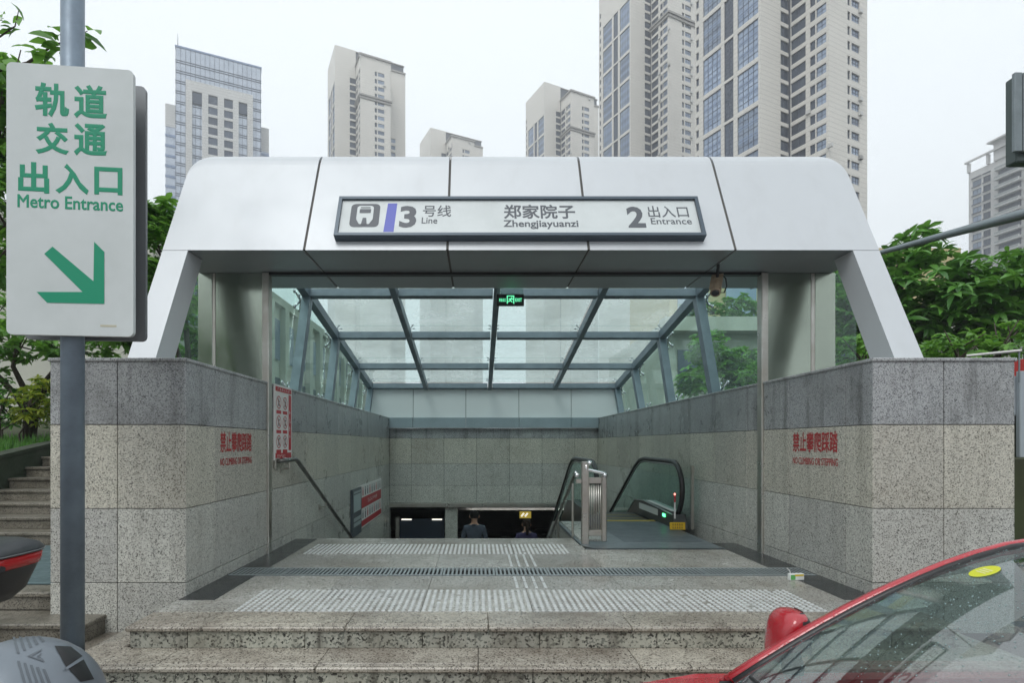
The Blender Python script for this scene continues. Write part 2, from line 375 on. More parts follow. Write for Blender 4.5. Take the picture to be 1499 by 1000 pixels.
# tactile studs
stud = B(); stud.lathe([(.0165, 0), (.0155, .004), (.011, .0065)], seg=8)
STUDM = weathered('stud_steel', (.66, .68, .68), (.42, .43, .42), .32, .3, 9)
studm = stud.mesh('tactile_stud', STUDM)
rest = B(); n = 0
for r in range(12):
    for c in range(89):
        x = -1.81 + c * .05; y = 4.062 + r * .05
        if random.random() < .006: continue
        if n < 300: put('tactile_stud', studm, None, plat, loc=(x, y, .0)); n += 1
        else: rest.lathe([(.0165, 0), (.0155, .004), (.011, .0065)], (x, y, 0), 8)
for r in range(12):
    for c in range(61):
        if random.random() < .01: continue
        rest.lathe([(.0165, 0), (.0155, .004), (.011, .0065)], (-1.97 + c * .05, 6.165 + r * .05, 0), 6)
put('tactile_stud_field', rest, STUDM, plat, kind='stuff')
for x in (.34, .42, .505, .585):
    for y0, y1 in ((4.69, 4.885), (4.915, 5.10), (5.51, 5.79), (5.82, 6.11)):
        put('guide_bar', B().cbox(x - .013, x + .013, y0, y1, 0, .006, .003), STUDM, plat)

# ------------------------------------------------------------------ stairs going down
st = thing('descending_stairs', None, None, (-.5, 7.2, -3.75)); st['kind'] = 'structure'
for i in range(1, 26):
    put('stair_tread', B().cbox(XL + .03, 1.30, 7.15 + (i - 1) * .30, 7.15 + i * .30 + .02, -.15 * i - .05, -.15 * i, .006), G_FLOOR, st)
    put('stair_riser', B().box(XL + .03, 1.30, 7.15 + (i - 1) * .30 - .0, 7.15 + (i - 1) * .30 + .02, -.15 * i, -.15 * (i - 1) - .052), G_RISER, st)
b = B(); b.box(-8, 8, 14.62, 32, -3.9, -3.75)
cf = struct('concourse_floor', b, G_FLOOR)
CONC = weathered('dim_concourse_wall', (.26, .27, .26), (.2, .21, .2), .7, 0, 1)
b = B(); b.box(-8, 8, 15.0, 32, -.42, -.3); struct('concourse_ceiling', b, CONC)
b = B(); b.box(-8, 8, 32, 32.2, -3.75, -.3); b.box(-8.2, -8, 14.9, 32, -3.75, -.3); b.box(8, 8.2, 14.9, 32, -3.75, -.3)
b.box(-8, XL, 14.7, 14.9, -3.75, -.3); b.box(XR, 8, 14.7, 14.9, -3.75, -.3)
struct('concourse_walls', b, CONC)

# ------------------------------------------------------------------ granite clad walls
ZR = [WT, 1.407, .717, .106, -.50, -1.11, -1.72, -2.33, -2.94, -3.55]
def rowmat(i): return (G_TOP, G_MID, G_LOW)[i] if i < 3 else G_LOW
def face_tiles(parent, axis, pos, sgn, cuts, zr, matf=rowmat, zmin=None, t=.024, g=.003):
    """tiles on a plane: axis 0 = plane x=pos (cuts along y), axis 1 = plane y=pos (cuts along x); sgn = outward side"""
    for a, c in zip(cuts, cuts[1:]):
        for i, (z1, z0) in enumerate(zip(zr, zr[1:])):
            if zmin is not None:
                zm = zmin((a + c) / 2)
                if z1 < zm: continue
            p0, p1 = (pos - t, pos) if sgn > 0 else (pos, pos + t)
            bb = B()
            if axis == 0: bb.cbox(p0, p1, a + g, c - g, z0 + g, z1 - g, .003)
            else: bb.cbox(a + g, c - g, p0, p1, z0 + g, z1 - g, .003)
            put('granite_tile', bb, matf(i), parent)
def stair_low(y): return min(-.3, -.15 - max(0, (y - 7.15) * .5) - .9)
def ycuts(first): 
    ys = [D0, first]
    while ys[-1] + .878 < YB - .3: ys.append(ys[-1] + .878)
    return ys + [YB]
for side in (0, 1):
    xi, xo = (XL, OL) if side == 0 else (XR, OR)
    wl = thing('granite_wall', ('speckled granite wall with red stencilled warning, on the side with the handrail and notices' if side == 0 else
               'speckled granite wall with red stencilled warning, on the escalator side behind the red car'), 'wall', ((xi + xo) / 2, D0, -.6), group='granite entrance walls')
    lo, hi = min(xi, xo), max(xi, xo)
    put('wall_core', B().box(lo + .02, hi - .02, D0 + .02, YB + .3, -3.9, WT - .035), JOINT, wl)
    s = 1 if side == 0 else -1
    face_tiles(wl, 0, xi, s, ycuts(4.956 if side == 0 else 4.793), ZR, zmin=(stair_low if side == 0 else (lambda y: min(-.3, -.15 - max(0, (y - 8.2) * .55) - 1.2))))
    xm = (-2.962) if side == 0 else 3.823
    face_tiles(wl, 1, D0, -1, sorted([lo, xm, hi]), ZR[:4] + [-.31])
    face_tiles(wl, 0, xo, -s, [D0 + .03 + k * .9 for k in range(0, 7)], ZR[:4] + [-.31])
    # coping slabs
    y = D0 - .015
    while y < YB:
        y1 = min(y + 1.1, YB + .25)
        put('coping_slab', B().cbox(lo - .012, hi + .012, y + .002, y1 - .002, WT - .03, WT, .006), G_TOP, wl); y = y1
    # stencilled warning
    cy0, cy1 = ((5.03, 5.77) if side == 0 else (4.87, 5.61))
    def place(p, side=side, xi=xi, cy0=cy0, cy1=cy1):
        u = p[0]
        return (xi + (.0012 if side == 0 else -.0012) + (p[2] if side == 0 else -p[2]), (cy0 + u) if side == 0 else (cy1 - u), p[1])
    for body, z0, z1, bold in (('禁止攀爬踩踏', 1.165, 1.365, .022), ('NO CLIMBING OR STEPPING', 1.045, 1.115, .012)):
        t = text_mesh(body, 0.02, cy1 - cy0 - .02, z0, z1, bold, .0015)
        put('stencil_lettering', mapped(t, place), REDPAINT, wl, label='red stencilled warning in Chinese and English' )
    # stainless jamb post where the shutter closes
    jx = (XL - .055, XL + .022) if side == 0 else (XR - .022, XR + .055)
    put('jamb_post', B().cbox(jx[0], jx[1], 6.16, 6.27, -.01, 3.20, .008), STEEL, wl)
bw = thing('granite_back_wall', 'shaded granite tiled wall above the underground passage opening', 'wall', (.4, YB, -.5))
put('wall_core', B().box(XL - .3, XR + .3, YB + .026, YB + .3, -.45, WT - .3), JOINT, bw)
xc = [XL, -1.81] + [-.925 + .885 * k for k in range(5)] + [XR]
face_tiles(bw, 1, YB, -1, xc, [1.672, 1.398, .714, .122, -.345], lambda i: (G_TOP, G_MID, G_LOW, G_LOW)[i])
put('bronze_lintel', B().cbox(XL, XR, YB - .03, YB + .29, -.47, -.35, .006), STEEL, bw)
put('granite_pier', B().cbox(-.90, -.56, YB + .05, YB + .4, -3.75, -.472, .006), G_LOW, bw)
put('shutter_panel', B().box(-2.2, -.95, YB + .5, YB + .56, -3.75, -.85), mat('blue_shutter', (.02, .035, .06), .4), bw)
put('shutter_frame', B().box(-2.30, -2.2, YB + .42, YB + .58, -3.75, -.8), STEEL, bw)
for x in (-2.0, -1.15): put('strip_lamp', B().cbox(x - .14, x + .14, YB + .44, YB + .49, -.88, -.85, .005), mat('lamp_glow', (.8, .8, .7), .4, emit=((1, .95, .8), 1.0)), bw)

cl_ = thing('passage_fill_light', 'added fill light hidden behind the lintel to brighten the underground passage', 'lamp', (1, 15.5, -.43))  # added fill light, out of sight behind the lintel, lifts the dark passage
put('fill_tube', B().cbox(-.3, 2.9, 15.5, 15.6, -.462, -.445, .005), mat('passage_fill_glow', (.8, .8, .75), .4, emit=((1, .97, .88), 9.0)), cl_); put('fill_housing', B().box(-.35, 2.95, 15.45, 15.65, -.444, -.421), CONC, cl_)
# ------------------------------------------------------------------ canopy: leaning portal, glass roof, side glazing
XA, XB = -3.18, 4.04
cn = thing('entrance_canopy', 'white panelled metro entrance canopy with sloping glass roof on leaning legs', 'canopy', (.43, 6, 0))
P0 = Vector((5.47, 3.204)); P1 = Vector((6.07, 4.495)); inc = (P1 - P0)
def section(drop=0., inset=0.):
    """(y,z) outline of the portal beam; the top is rounded; drop lowers the top at the rounded ends"""
    k = 1 - drop / 1.29
    pts = [P0]
    r = .26; dn = inc.normalized(); dr = Vector((1, -.185)).normalized()
    top = P0 + inc * 1.06
    for i in range(9):
        t = i / 8; a = top - dn * r; c = top + dr * r
        pts.append((1 - t) ** 2 * a + 2 * t * (1 - t) * top + t * t * c)
    pts.append(Vector((6.813, top.y - .185 * (6.813 - top.x))))
    pts = [Vector((P0.x + (p.x - P0.x) * (k if p.x < 6.7 else 1), P0.y + (p.y - P0.y) * k)) for p in pts]
    pts.append(Vector((6.813, 3.204)))
    return pts
def beam_panel(x0, x1, end0=False, end1=False):
    st_ = []; rr = .19
    if end0: st_ += [(x0 + rr * (1 - math.cos(a)), rr * (1 - math.sin(a))) for a in [math.pi / 2 * i / 7 for i in range(8)]]
    else: st_.append((x0, 0))
    if end1: st_ += [(x1 - rr * (1 - math.cos(a)), rr * (1 - math.sin(a))) for a in [math.pi / 2 * i / 7 for i in range(7, -1, -1)]]
    else: st_.append((x1, 0))
    b = B(); secs = [[(x, p.x, p.y) for p in section(d)] for x, d in st_]; n = len(secs[0])
    for s_ in secs: b.v += s_
    for i in range(len(secs) - 1):
        for j in range(n):
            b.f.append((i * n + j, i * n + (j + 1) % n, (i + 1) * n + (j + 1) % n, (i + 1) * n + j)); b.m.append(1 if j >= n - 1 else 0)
    b.f.append(tuple(range(n))[::-1]); b.m.append(0); b.f.append(tuple((len(secs) - 1) * n + j for j in range(n))); b.m.append(0)
    b.f = [f[::-1] for f in b.f]
    return b
jx = [XA, -1.755, -.31, 1.115, 2.594, XB]
for i in range(5):
    put('fascia_panel', beam_panel(jx[i] + (.013 if i else 0), jx[i + 1] - (.013 if i < 4 else 0), i == 0, i == 4), [WHITE, SOFF], cn)
put('beam_core', B().prism([(p.x + (.012 if p.x < 6.5 else -.012), p.y - .012 if p.y > 3.3 else p.y + .012) for p in section(.02)], 0, XA + .35, XB - .35), mat('panel_sealant', (.10, .095, .088), .8), cn)
put('shutter_track', B().box(XL + .02, XR - .02, 6.17, 6.25, 3.175, 3.2035), BLACK, cn)
lean = inc.x / inc.y
for s_, x0, x1 in ((0, XA, XA + .255), (1, XB - .265, XB)):
    yb = P0.x - lean * (P0.y - WT); z1 = P0.y - .004
    leg = B().add([(x0, yb, WT), (x1, yb, WT), (x1, yb + .29, WT), (x0, yb + .29, WT), (x0, P0.x, z1), (x1, P0.x, z1), (x1, P0.x + .29, z1), (x0, P0.x + .29, z1)],
                  [(0, 3, 2, 1), (4, 5, 6, 7), (0, 1, 5, 4), (1, 2, 6, 5), (2, 3, 7, 6), (3, 0, 4, 7)])
    put('leaning_leg', leg, WHITE, cn)
def roofz(y): return 3.80 - .185 * (y - 9.22)
RX = [-2.90, -1.41, .315, 2.08, 3.74]; TY = [7.35, 9.22, 11.08, 13.0, 14.62]
for i, x in enumerate(RX):
    wd = .13 if i in (0, 4) else .10
    put('roof_rafter', B().bar((x, 6.82, roofz(6.82)), (x, 14.70, roofz(14.70)), wd, .16), BEAM, cn)
for y in TY:
    for x0, x1 in zip(RX, RX[1:]):
        put('cross_beam', B().bar((x0 + .066, y, roofz(y)), (x1 - .066, y, roofz(y)), .13, .13, up=(0, .185, 1)), BEAM, cn)
CB = [8.56, 10.5, 12.38, 14.15]; CT = [9.22, 11.08, 13.0, 14.62]
for x in (RX[0], RX[4]):
    for yb, yt in zip(CB, CT):
        put('slanted_column', B().bar((x, yb, WT - .002), (x, yt, roofz(yt) - .08), .14, .15, up=(0, 1, 0)), BEAM, cn)
# roof panes
for x0, x1 in zip(RX, RX[1:]):
    for y0, y1 in zip([6.83] + TY[1:], TY[1:] + [14.95]):
        if y1 <= y0 + .05: continue
        z0, z1 = roofz(y0) + .20, roofz(y1) + .20; a, c = x0 + .012 - (.2 if x0 == RX[0] else 0), x1 - .012 + (.2 if x1 == RX[4] else 0); ya, yc = y0 + .012, y1 - .012
        p = B(); p.add([(a, ya, z0), (c, ya, z0), (c, yc, z1), (a, yc, z1), (a, ya, z0 + .016), (c, ya, z0 + .016), (c, yc, z1 + .016), (a, yc, z1 + .016)],
                       [(0, 3, 2, 1), (4, 5, 6, 7), (0, 1, 5, 4), (1, 2, 6, 5), (2, 3, 7, 6), (3, 0, 4, 7)])
        put('roof_pane', p, ROOFG, cn)
# point fixings under the roof panes
sp = B()
for sx in (-1, 1):
    for sy in (-1, 1):
        sp.tube([(0, 0, 0), (sx * .085, sy * .085, .045)], [.014, .010], 6); sp.lathe([(.022, .04), (.022, .06)], (sx * .085, sy * .085, 0), 8)
sp.tube([(0, 0, -.05), (0, 0, .01)], .016, 6)
spm = sp.mesh('spider_fitting', CHROME, True)
for x in RX:
    for y in TY[1:]:
        o = put('spider_fitting', spm, None, cn, loc=(x + (.0), y, roofz(y) + .135)); o.rotation_euler = (-.183, 0, 0)
# side glazing (leaning panes) with fixings
for x, sg in ((RX[0] - .16, -1), (RX[4] + .16, 1)):
    bs = [6.55] + CB + [14.6]; ts = [7.0] + CT + [14.9]
    for k in range(5):
        y0b, y1b, y0t, y1t = bs[k] + .012, bs[k + 1] - .012, ts[k] + .012, ts[k + 1] - .012
        p = B(); v = []
        for dx in (0, .014 * sg):
            v += [(x + dx, y0b, WT + .03), (x + dx, y1b, WT + .03), (x + dx, y1t, roofz(y1t) + .17), (x + dx, y0t, roofz(y0t) + .17)]
        p.add(v, [(0, 1, 2, 3), (7, 6, 5, 4), (0, 4, 5, 1), (1, 5, 6, 2), (2, 6, 7, 3), (3, 7, 4, 0)])
        put('side_pane', p, GLASS, cn)
    for k in range(4):
        for f_ in (.07, .93):
            y = CB[k] + (CT[k] - CB[k]) * f_; z = WT + (roofz(CT[k]) - WT) * f_
            o = put('spider_fitting', spm, None, cn, loc=(x - sg * .065, y, z)); o.rotation_euler = (0, sg * math.pi / 2, 0); o.scale = (1.5, 1.5, 1.3)
# screens beside the shutter posts, standing on the wall tops
def screen(name, x0, x1, m, t=.03): put(name, B().cbox(x0, x1, 6.20, 6.20 + t, WT + .003, 3.203, .003), m, cn)
screen('steel_screen', -3.00, XL - .012, PANELST); screen('screen_mullion', -3.035, -3.003, STEEL, .05); screen('steel_screen', -3.20, -3.038, PANELST); screen('glass_screen', -3.42, -3.205, GLASS, .012)
screen('steel_screen', XR + .012, 3.80, PANELST); screen('screen_mullion', 3.803, 3.845, STEEL, .05); screen('steel_screen', 3.848, 4.08, PANELST); screen('glass_screen', 4.085, 4.32, GLASS, .012)
# rear end panels
rx = [-3.0, -1.757, -.333, 1.10, 2.515, 3.86]
for a, c in zip(rx, rx[1:]):
    put('rear_panel', B().cbox(a + .006, c - .006, YB - .02, YB + .02, WT + .004, 2.775, .004), mat('rear_panel_white', (.78, .80, .81), .4), cn)
    put('rear_ledge', B().cbox(max(a, XL) + .004, min(c, XR) - .004, YB - .10, YB + .02, 1.674, WT - .002, .004), LEDGE, cn)
put('rear_backing', B().box(-3.0, 3.86, YB + .025, YB + .06, WT, 2.77), JOINT, cn)

# ------------------------------------------------------------------ station name sign on the fascia
th = math.atan2(inc.y, inc.x); nrm = Vector((0, -inc.y, inc.x)).normalized()
t_mid = .272; c0 = Vector((.42, P0.x + inc.x * t_mid, P0.y + inc.y * t_mid)) + nrm * .002
ss = thing('station_sign', 'long white framed station name sign with grey lettering on the canopy fascia', 'sign', c0, rot=(th, 0, 0), local=True)
SW, SH = 3.74, .545
put('sign_frame', B().box(-SW / 2, SW / 2, -SH / 2, -SH / 2 + .035, 0, .085).box(-SW / 2, SW / 2, SH / 2 - .035, SH / 2, 0, .085)
    .box(-SW / 2, -SW / 2 + .035, -SH / 2 + .035, SH / 2 - .035, 0, .0845).box(SW / 2 - .035, SW / 2, -SH / 2 + .035, SH / 2 - .035, 0, .0845), mat('sign_frame_paint', (.07, .095, .12), .35, .3), ss)
put('sign_panel', B().box(-SW / 2 + .036, SW / 2 - .036, -SH / 2 + .036, SH / 2 - .036, 0, .06), SIGNW, ss)
kx = SW / 538.
def sx_(px): return (px - 760.5) * kx
def sy_(py): return (325.5 - py) / 57. * SH
ZT = .0605
def sign_text(body, x0, x1, y0, y1, bold, name='lettering', m=GREY_T):
    t = text_mesh(body, sx_(x0), sx_(x1), sy_(y1), sy_(y0), bold, .002); put(name, mapped(t, lambda p: (p[0], p[1], p[2] + ZT)), m, ss)
sign_text('3', 584, 609, 309, 341, .035); sign_text('号线', 618, 660, 308, 325, .008); sign_text('Line', 617, 640, 326, 335, .008)
sign_text('郑家院子', 738, 844, 307, 328, .022); sign_text('Zhengjiayuanzi', 737, 847, 330, 343, .02)
sign_text('2', 920, 946, 310, 341, .035); sign_text('出入口', 952, 1012, 309, 326, .008); sign_text('Entrance', 954, 1014, 327, 336, .008)
put('line_stripe', B().add([(sx_(562), sy_(347), ZT), (sx_(577), sy_(347), ZT), (sx_(579), sy_(305), ZT), (sx_(565), sy_(305), ZT)], [(0, 1, 2, 3)]), mat('line_blue', (.09, .11, .46), .45), ss)
def rrect(x0, x1, y0, y1, r, n=5):
    pts = []
    for cx, cy, a0 in ((x1 - r, y1 - r, 0), (x0 + r, y1 - r, 90), (x0 + r, y0 + r, 180), (x1 - r, y0 + r, 270)):
        pts += [(cx + r * math.cos(R(a0 + 90 * i / n)), cy + r * math.sin(R(a0 + 90 * i / n))) for i in range(n + 1)]
    return pts
ic = put('train_icon', B().prism(rrect(sx_(511), sx_(554), sy_(340), sy_(306), .05), 2, ZT, ZT + .0015), GREY_T, ss)
iw = B(); cx = sx_(532.5); z = ZT + .003
def flat(poly, dz=0): iw.add([(p[0], p[1], z + dz) for p in poly], [tuple(range(len(poly)))])
flat(rrect(cx - .085, cx + .085, sy_(331), sy_(309), .035)); flat([(cx - .05, sy_(336)), (cx + .05, sy_(336)), (cx + .085, sy_(329)), (cx - .085, sy_(329))], .0004)
put('train_shape', iw, SIGNW, ic)
iw = B(); z = ZT + .0045; flat(rrect(cx - .058, cx + .058, sy_(320), sy_(314), .008)); flat([(cx - .03, sy_(337)), (cx + .03, sy_(337)), (cx + .018, sy_(327)), (cx - .018, sy_(327))], .0004)
flat([(cx - .05, sy_(312.6)), (cx + .05, sy_(312.6)), (cx + .05, sy_(311.2)), (cx - .05, sy_(311.2))], .0004)
put('train_window', iw, GREY_T, ic)
# ------------------------------------------------------------------ street sign on its pole
sp_ = thing('metro_direction_sign', 'white metro entrance sign with green lettering and arrow on grey pole', 'sign', (-2.755, 3.69, -.3), rot=(0, 0, R(6)), local=True)
put('pole', B().tube([(0, 0, 0), (0, 0, 6.4)], .068, 24), POLE, sp_, True)
put('base_plate', B().lathe([(.14, 0), (.14, .015), (.08, .02)], seg=20), POLE, sp_)
PW, PZ0, PZ1 = .78, 2.265, 4.045
# heights measured from the base: panel bottom at world z 1.75, top at 3.0
def px2sign(px, py):
    u = (px - 8) / 186.; top = 90 + 22 * u; bot = 487.5 + 8 * u; v = (py - top) / (bot - top)
    return (-.335 + u * PW, PZ1 - v * (PZ1 - PZ0))
XO = 0.
def plate(y0, y1, name, m):
    pts = [(x - .335 + PW / 2 + XO, z) for x, z in rrect(-PW / 2, PW / 2, PZ0, PZ1, .035)]
    return put(name, B().prism(pts, 1, y0, y1), m, sp_)
plate(-.115, -.085, 'front_panel', SIGNW); plate(.05, .075, 'back_panel', mat('sign_back', (.22, .23, .24), .45, .4))
for z in (PZ0 + .25, PZ1 - .25):
    put('clamp_band', B().box(-.10, .10, -.084, .049, z - .025, z + .025), BEAM, sp_)
def st_text(body, x0, x1, y0, y1, bold):
    a = px2sign(x0, y1); c = px2sign(x1, y0); a = px2sign(x0, (y0 + y1) / 2)[0], px2sign((x0 + x1) / 2, y1)[1]; c = px2sign(x1, (y0 + y1) / 2)[0], px2sign((x0 + x1) / 2, y0)[1]
    t = text_mesh(body, a[0] + XO, c[0] + XO, a[1], c[1], bold, .0015); put('lettering', mapped(t, lambda p: (p[0], -.1155 - p[2], p[1])), SIGNG, sp_)
st_text('轨', 49, 99, 124, 174, .03); st_text('道', 106, 155, 130, 179, .03); st_text('交', 50, 99, 182, 228, .03); st_text('通', 106, 155, 186, 233, .03)
st_text('出', 25, 70, 238, 283, .03); st_text('入', 79, 128, 243, 287, .03); st_text('口', 136, 178, 250, 290, .03); st_text('Metro Entrance', 24, 179, 290, 309, .02)
ar = [(75, 362), (63, 372), (119, 429), (52, 427), (67, 443), (151, 447), (151, 372), (136, 357), (135, 414)]
pts = [px2sign(*p) for p in ar]
put('arrow', B().prism([(x + XO, z) for x, z in pts], 1, -.1175, -.1155), SIGNG, sp_)
put('sticker', B().box(.24, .34, -.1162, -.1155, PZ0 + .062, PZ0 + .075), mat('worn_sticker', (.5, .47, .35), .7), sp_)

# ------------------------------------------------------------------ emergency exit sign hanging from the canopy
ex = thing('exit_sign', 'black hanging exit sign with glowing green running figure under the canopy', 'exit sign', (.365, 6.95, 3.1))
x0, _, zt = at(727, 431, 6.95); x1 = at(767, 431, 6.95)[0]; zb = at(727, 448, 6.95)[2]
put('case', B().cbox(x0, x1, 6.93, 6.97, zb, zt, .004), BLACK, ex)
put('hanger_plate', B().box(x0 + .01, x1 - .01, 6.945, 6.955, zt + .001, 3.32), glassy('hanger_acrylic', (.8, .88, .86), hazef=.08), ex)
GLOW = mat('exit_glow', (.1, .5, .25), .5, emit=((.15, .9, .45), .9)); w_ = x1 - x0
def extext(body, u0, u1): put('lettering', mapped(text_mesh(body, x0 + u0 * w_, x0 + u1 * w_, zb + .05, zb + .095, .02, .001), lambda p: (p[0], 6.9295 - p[2], p[1])), GLOW, ex)
extext('安全出口', .09, .33); extext('EXIT', .68, .92)
fr = B(); a, c = x0 + .37 * w_, x0 + .64 * w_; z0_, z1_ = zb + .025, zt - .02
for q in ((a, a + .012, z0_, z1_), (c - .012, c, z0_, z1_), (a + .012, c - .012, z1_ - .01, z1_)): fr.box(q[0], q[1], 6.9275, 6.9295, q[2], q[3])
put('door_pictogram', fr, GLOW, ex)
m_ = (a + c) / 2; h_ = z1_ - z0_
fig = [((m_ + .012, z0_ + h_ * .68), (m_ - .004, z0_ + h_ * .38)), ((m_ - .002, z0_ + h_ * .4), (m_ + .022, z0_ + h_ * .18)), ((m_ - .004, z0_ + h_ * .4), (m_ - .03, z0_ + h_ * .22)), ((m_ + .01, z0_ + h_ * .62), (m_ - .024, z0_ + h_ * .55)), ((m_ + .012, z0_ + h_ * .64), (m_ + .034, z0_ + h_ * .5))]
fb = B()
for p, q in fig: fb.bar((p[0], 6.9285, p[1]), (q[0], 6.9285, q[1]), .002, .011, up=(0, 0, 1) if abs(p[0] - q[0]) > .01 else (1, 0, 0))
fb.lathe([(.0, -.008), (.008, 0), (.0, .008)], (m_ + .018, 6.9285, z0_ + h_ * .78), 8)
put('running_figure', fb, GLOW, ex)

# ------------------------------------------------------------------ security camera under the soffit
cc = thing('security_camera', 'weathered beige security camera bracketed under the canopy edge', 'camera', at(1051, 392, 5.9))
c0 = Vector(at(1049, 418, 5.9)); CBEI = weathered('camera_beige', (.34, .27, .19), (.20, .15, .10), .5, 0, 12)
d_ = Vector((-.35, -.55, -.75)).normalized()
put('housing', B().tube([c0 - d_ * .13, c0 - d_ * .125, c0 + d_ * .13, c0 + d_ * .135], [.035, .055, .055, .05], 4 * 3), CBEI, cc)
put('sun_hood', B().bar(c0 - d_ * .10 + Vector((0, .0, .062)), c0 + d_ * .16 + Vector((0, 0, .062)), .12, .012), CBEI, cc)
put('lens', B().tube([c0 + d_ * .136, c0 + d_ * .15], [.04, .03], 12), BLACK, cc)
put('bracket', B().tube([(c0.x + .02, c0.y, 3.203), (c0.x + .02, c0.y + .02, 3.12), c0 - d_ * .02], .016, 8), BLACK, cc)
cab = [c0 - d_ * .12 + Vector((.0, .0, .0))] + [Vector((c0.x + .07 + .05 * math.sin(i * .9), c0.y + .02, c0.z + .02 + .10 * math.cos(i * .9))) for i in range(6)] + [Vector((c0.x + .03, c0.y + .05, 3.203))]
put('cable', B().tube(cab, .008, 6), BLACK, cc)

# ------------------------------------------------------------------ boards on the handrail side wall
XW = XL + .004
def wallpoly(y0, y1, z0, z1, x=XW, t=.0015): return B().box(x, x + t, y0, y1, z0, z1)
nb = thing('prohibition_notice', 'tall red and white notice of round prohibition symbols above the handrail', 'notice', (XW, 6.63, 1.05))
put('board', B().cbox(XW, XW + .018, 6.34, 6.93, 1.055, 1.955, .003), PALE, nb)
XS = XW + .0185
for y0, y1, z0, z1 in ((6.37, 6.90, 1.875, 1.93), (6.81, 6.90, 1.17, 1.86), (6.37, 6.90, 1.075, 1.14)): put('red_band', wallpoly(y0, y1, z0, z1, XS), RED, nb)
for r in range(3):
    for c in range(2):
        y = 6.475 + c * .21; z = 1.745 - r * .235
        ring = B(); n = 20
        for k in range(n):
            a0, a1 = 2 * math.pi * k / n, 2 * math.pi * (k + 1) / n
            ring.add([(XS + .001, y + q * math.cos(a), z + q * 1.0 * math.sin(a)) for a in (a0, a1) for q in (.066, .078)], [(0, 1, 3, 2)])
        s_ = .05; ring.add([(XS + .001, y - s_, z + s_ + .008), (XS + .001, y - s_ - .008, z + s_), (XS + .001, y + s_, z - s_ - .008), (XS + .001, y + s_ + .008, z - s_)], [(0, 1, 2, 3)])
        put('prohibition_ring', ring, RED, nb)
        pic = B(); random.seed(r * 2 + c)
        pic.box(XS, XS + .0008, y - .012, y + .012, z - .01, z + .03); pic.box(XS, XS + .0008, y - .008, y + .008, z + .034, z + .05)
        pic.bar((XS + .0004, y, z - .01), (XS + .0004, y - .025, z - .05), .0008, .012, up=(0, 1, 0)); pic.bar((XS + .0004, y, z - .01), (XS + .0004, y + .02 + .01 * c, z - .048), .0008, .012, up=(0, 1, 0))
        pic.bar((XS + .0004, y, z + .022), (XS + .0004, y + .035, z + .005 + .02 * r), .0008, .01)
        put('pictogram', pic, BLACK, nb)
        put('caption_band', wallpoly(y - .075, y + .075, z - .135, z - .095, XS), RED, nb)
def wtext(parent, n_, y0, y1, z0, z1, m, x=XS + .002):
    """small print too fine to read: rows of short uneven strokes"""
    q = B(); rg_ = random.Random(n_ * 7 + int(z0 * 1000)); w_ = (y1 - y0) / n_
    for k in range(n_):
        for _ in range(4):
            u, v = rg_.uniform(.05, .55), rg_.uniform(0, .75); L = rg_.uniform(.25, .4)
            a_, c_ = y0 + (k + u) * w_, z0 + v * (z1 - z0)
            if rg_.random() < .5: q.box(x, x + .0008, a_, a_ + L * w_, c_, c_ + .13 * (z1 - z0))
            else: q.box(x, x + .0008, a_, a_ + .13 * w_, c_, min(z1, c_ + L * 1.6 * (z1 - z0)))
    put('small_print', q, m, parent, kind='stuff')
wtext(nb, 6, 6.42, 6.85, 1.885, 1.92, PALE)
for k in range(4): wtext(nb, 1, 6.825, 6.885, 1.62 - k * .11, 1.69 - k * .11, PALE)
wtext(nb, 7, 6.42, 6.70, 1.09, 1.125, PALE)
ib = thing('passenger_notice_board', 'white board with red bands of passenger rules low on the stair wall', 'notice', (XW, 12.1, -.47))
put('board', B().cbox(XW, XW + .03, 10.97, 13.27, -.47, .40, .004), PALE, ib); XS2 = XW + .0305
put('red_band', wallpoly(11.02, 13.22, -.07, .15, XS2), RED, ib); put('red_band', wallpoly(11.02, 13.22, -.44, -.32, XS2), RED, ib)
random.seed(3)
for zr, cl in ((.27, GREY_T), (-.2, RED)):
    for k in range(9):
        y = 11.15 + k * .24; pb = B(); h_ = .10 + .02 * random.random()
        pb.box(XS2, XS2 + .001, y - .045, y + .045, zr - h_ * .8, zr + h_ * .35).box(XS2, XS2 + .001, y - .025, y + .025, zr + h_ * .42, zr + h_ * .8)
        put('figure_picture', pb, GREY_T if (k + (cl is RED)) % 3 else RED, ib)
wtext(ib, 9, 11.6, 12.7, -.01, .09, PALE, XS2 + .002)
mb = thing('route_map_board', 'dark grey framed information board beside the white passenger rules', 'notice', (XW, 10.55, -.5))
put('frame', B().cbox(XW, XW + .045, 10.18, 10.955, -.53, .38, .006), mat('board_grey', (.07, .085, .10), .4), mb)
for z0, z1, c in ((-.06, .27, (.35, .42, .43)), (.295, .335, (.3, .36, .37)), (-.24, -.17, (.33, .39, .4)), (-.34, -.27, (.33, .39, .4))):
    put('inset_sheet', wallpoly(10.27, 10.87, z0, z1, XW + .0455), mat('sheet_%d' % int(z0 * 100), c, .4), mb)

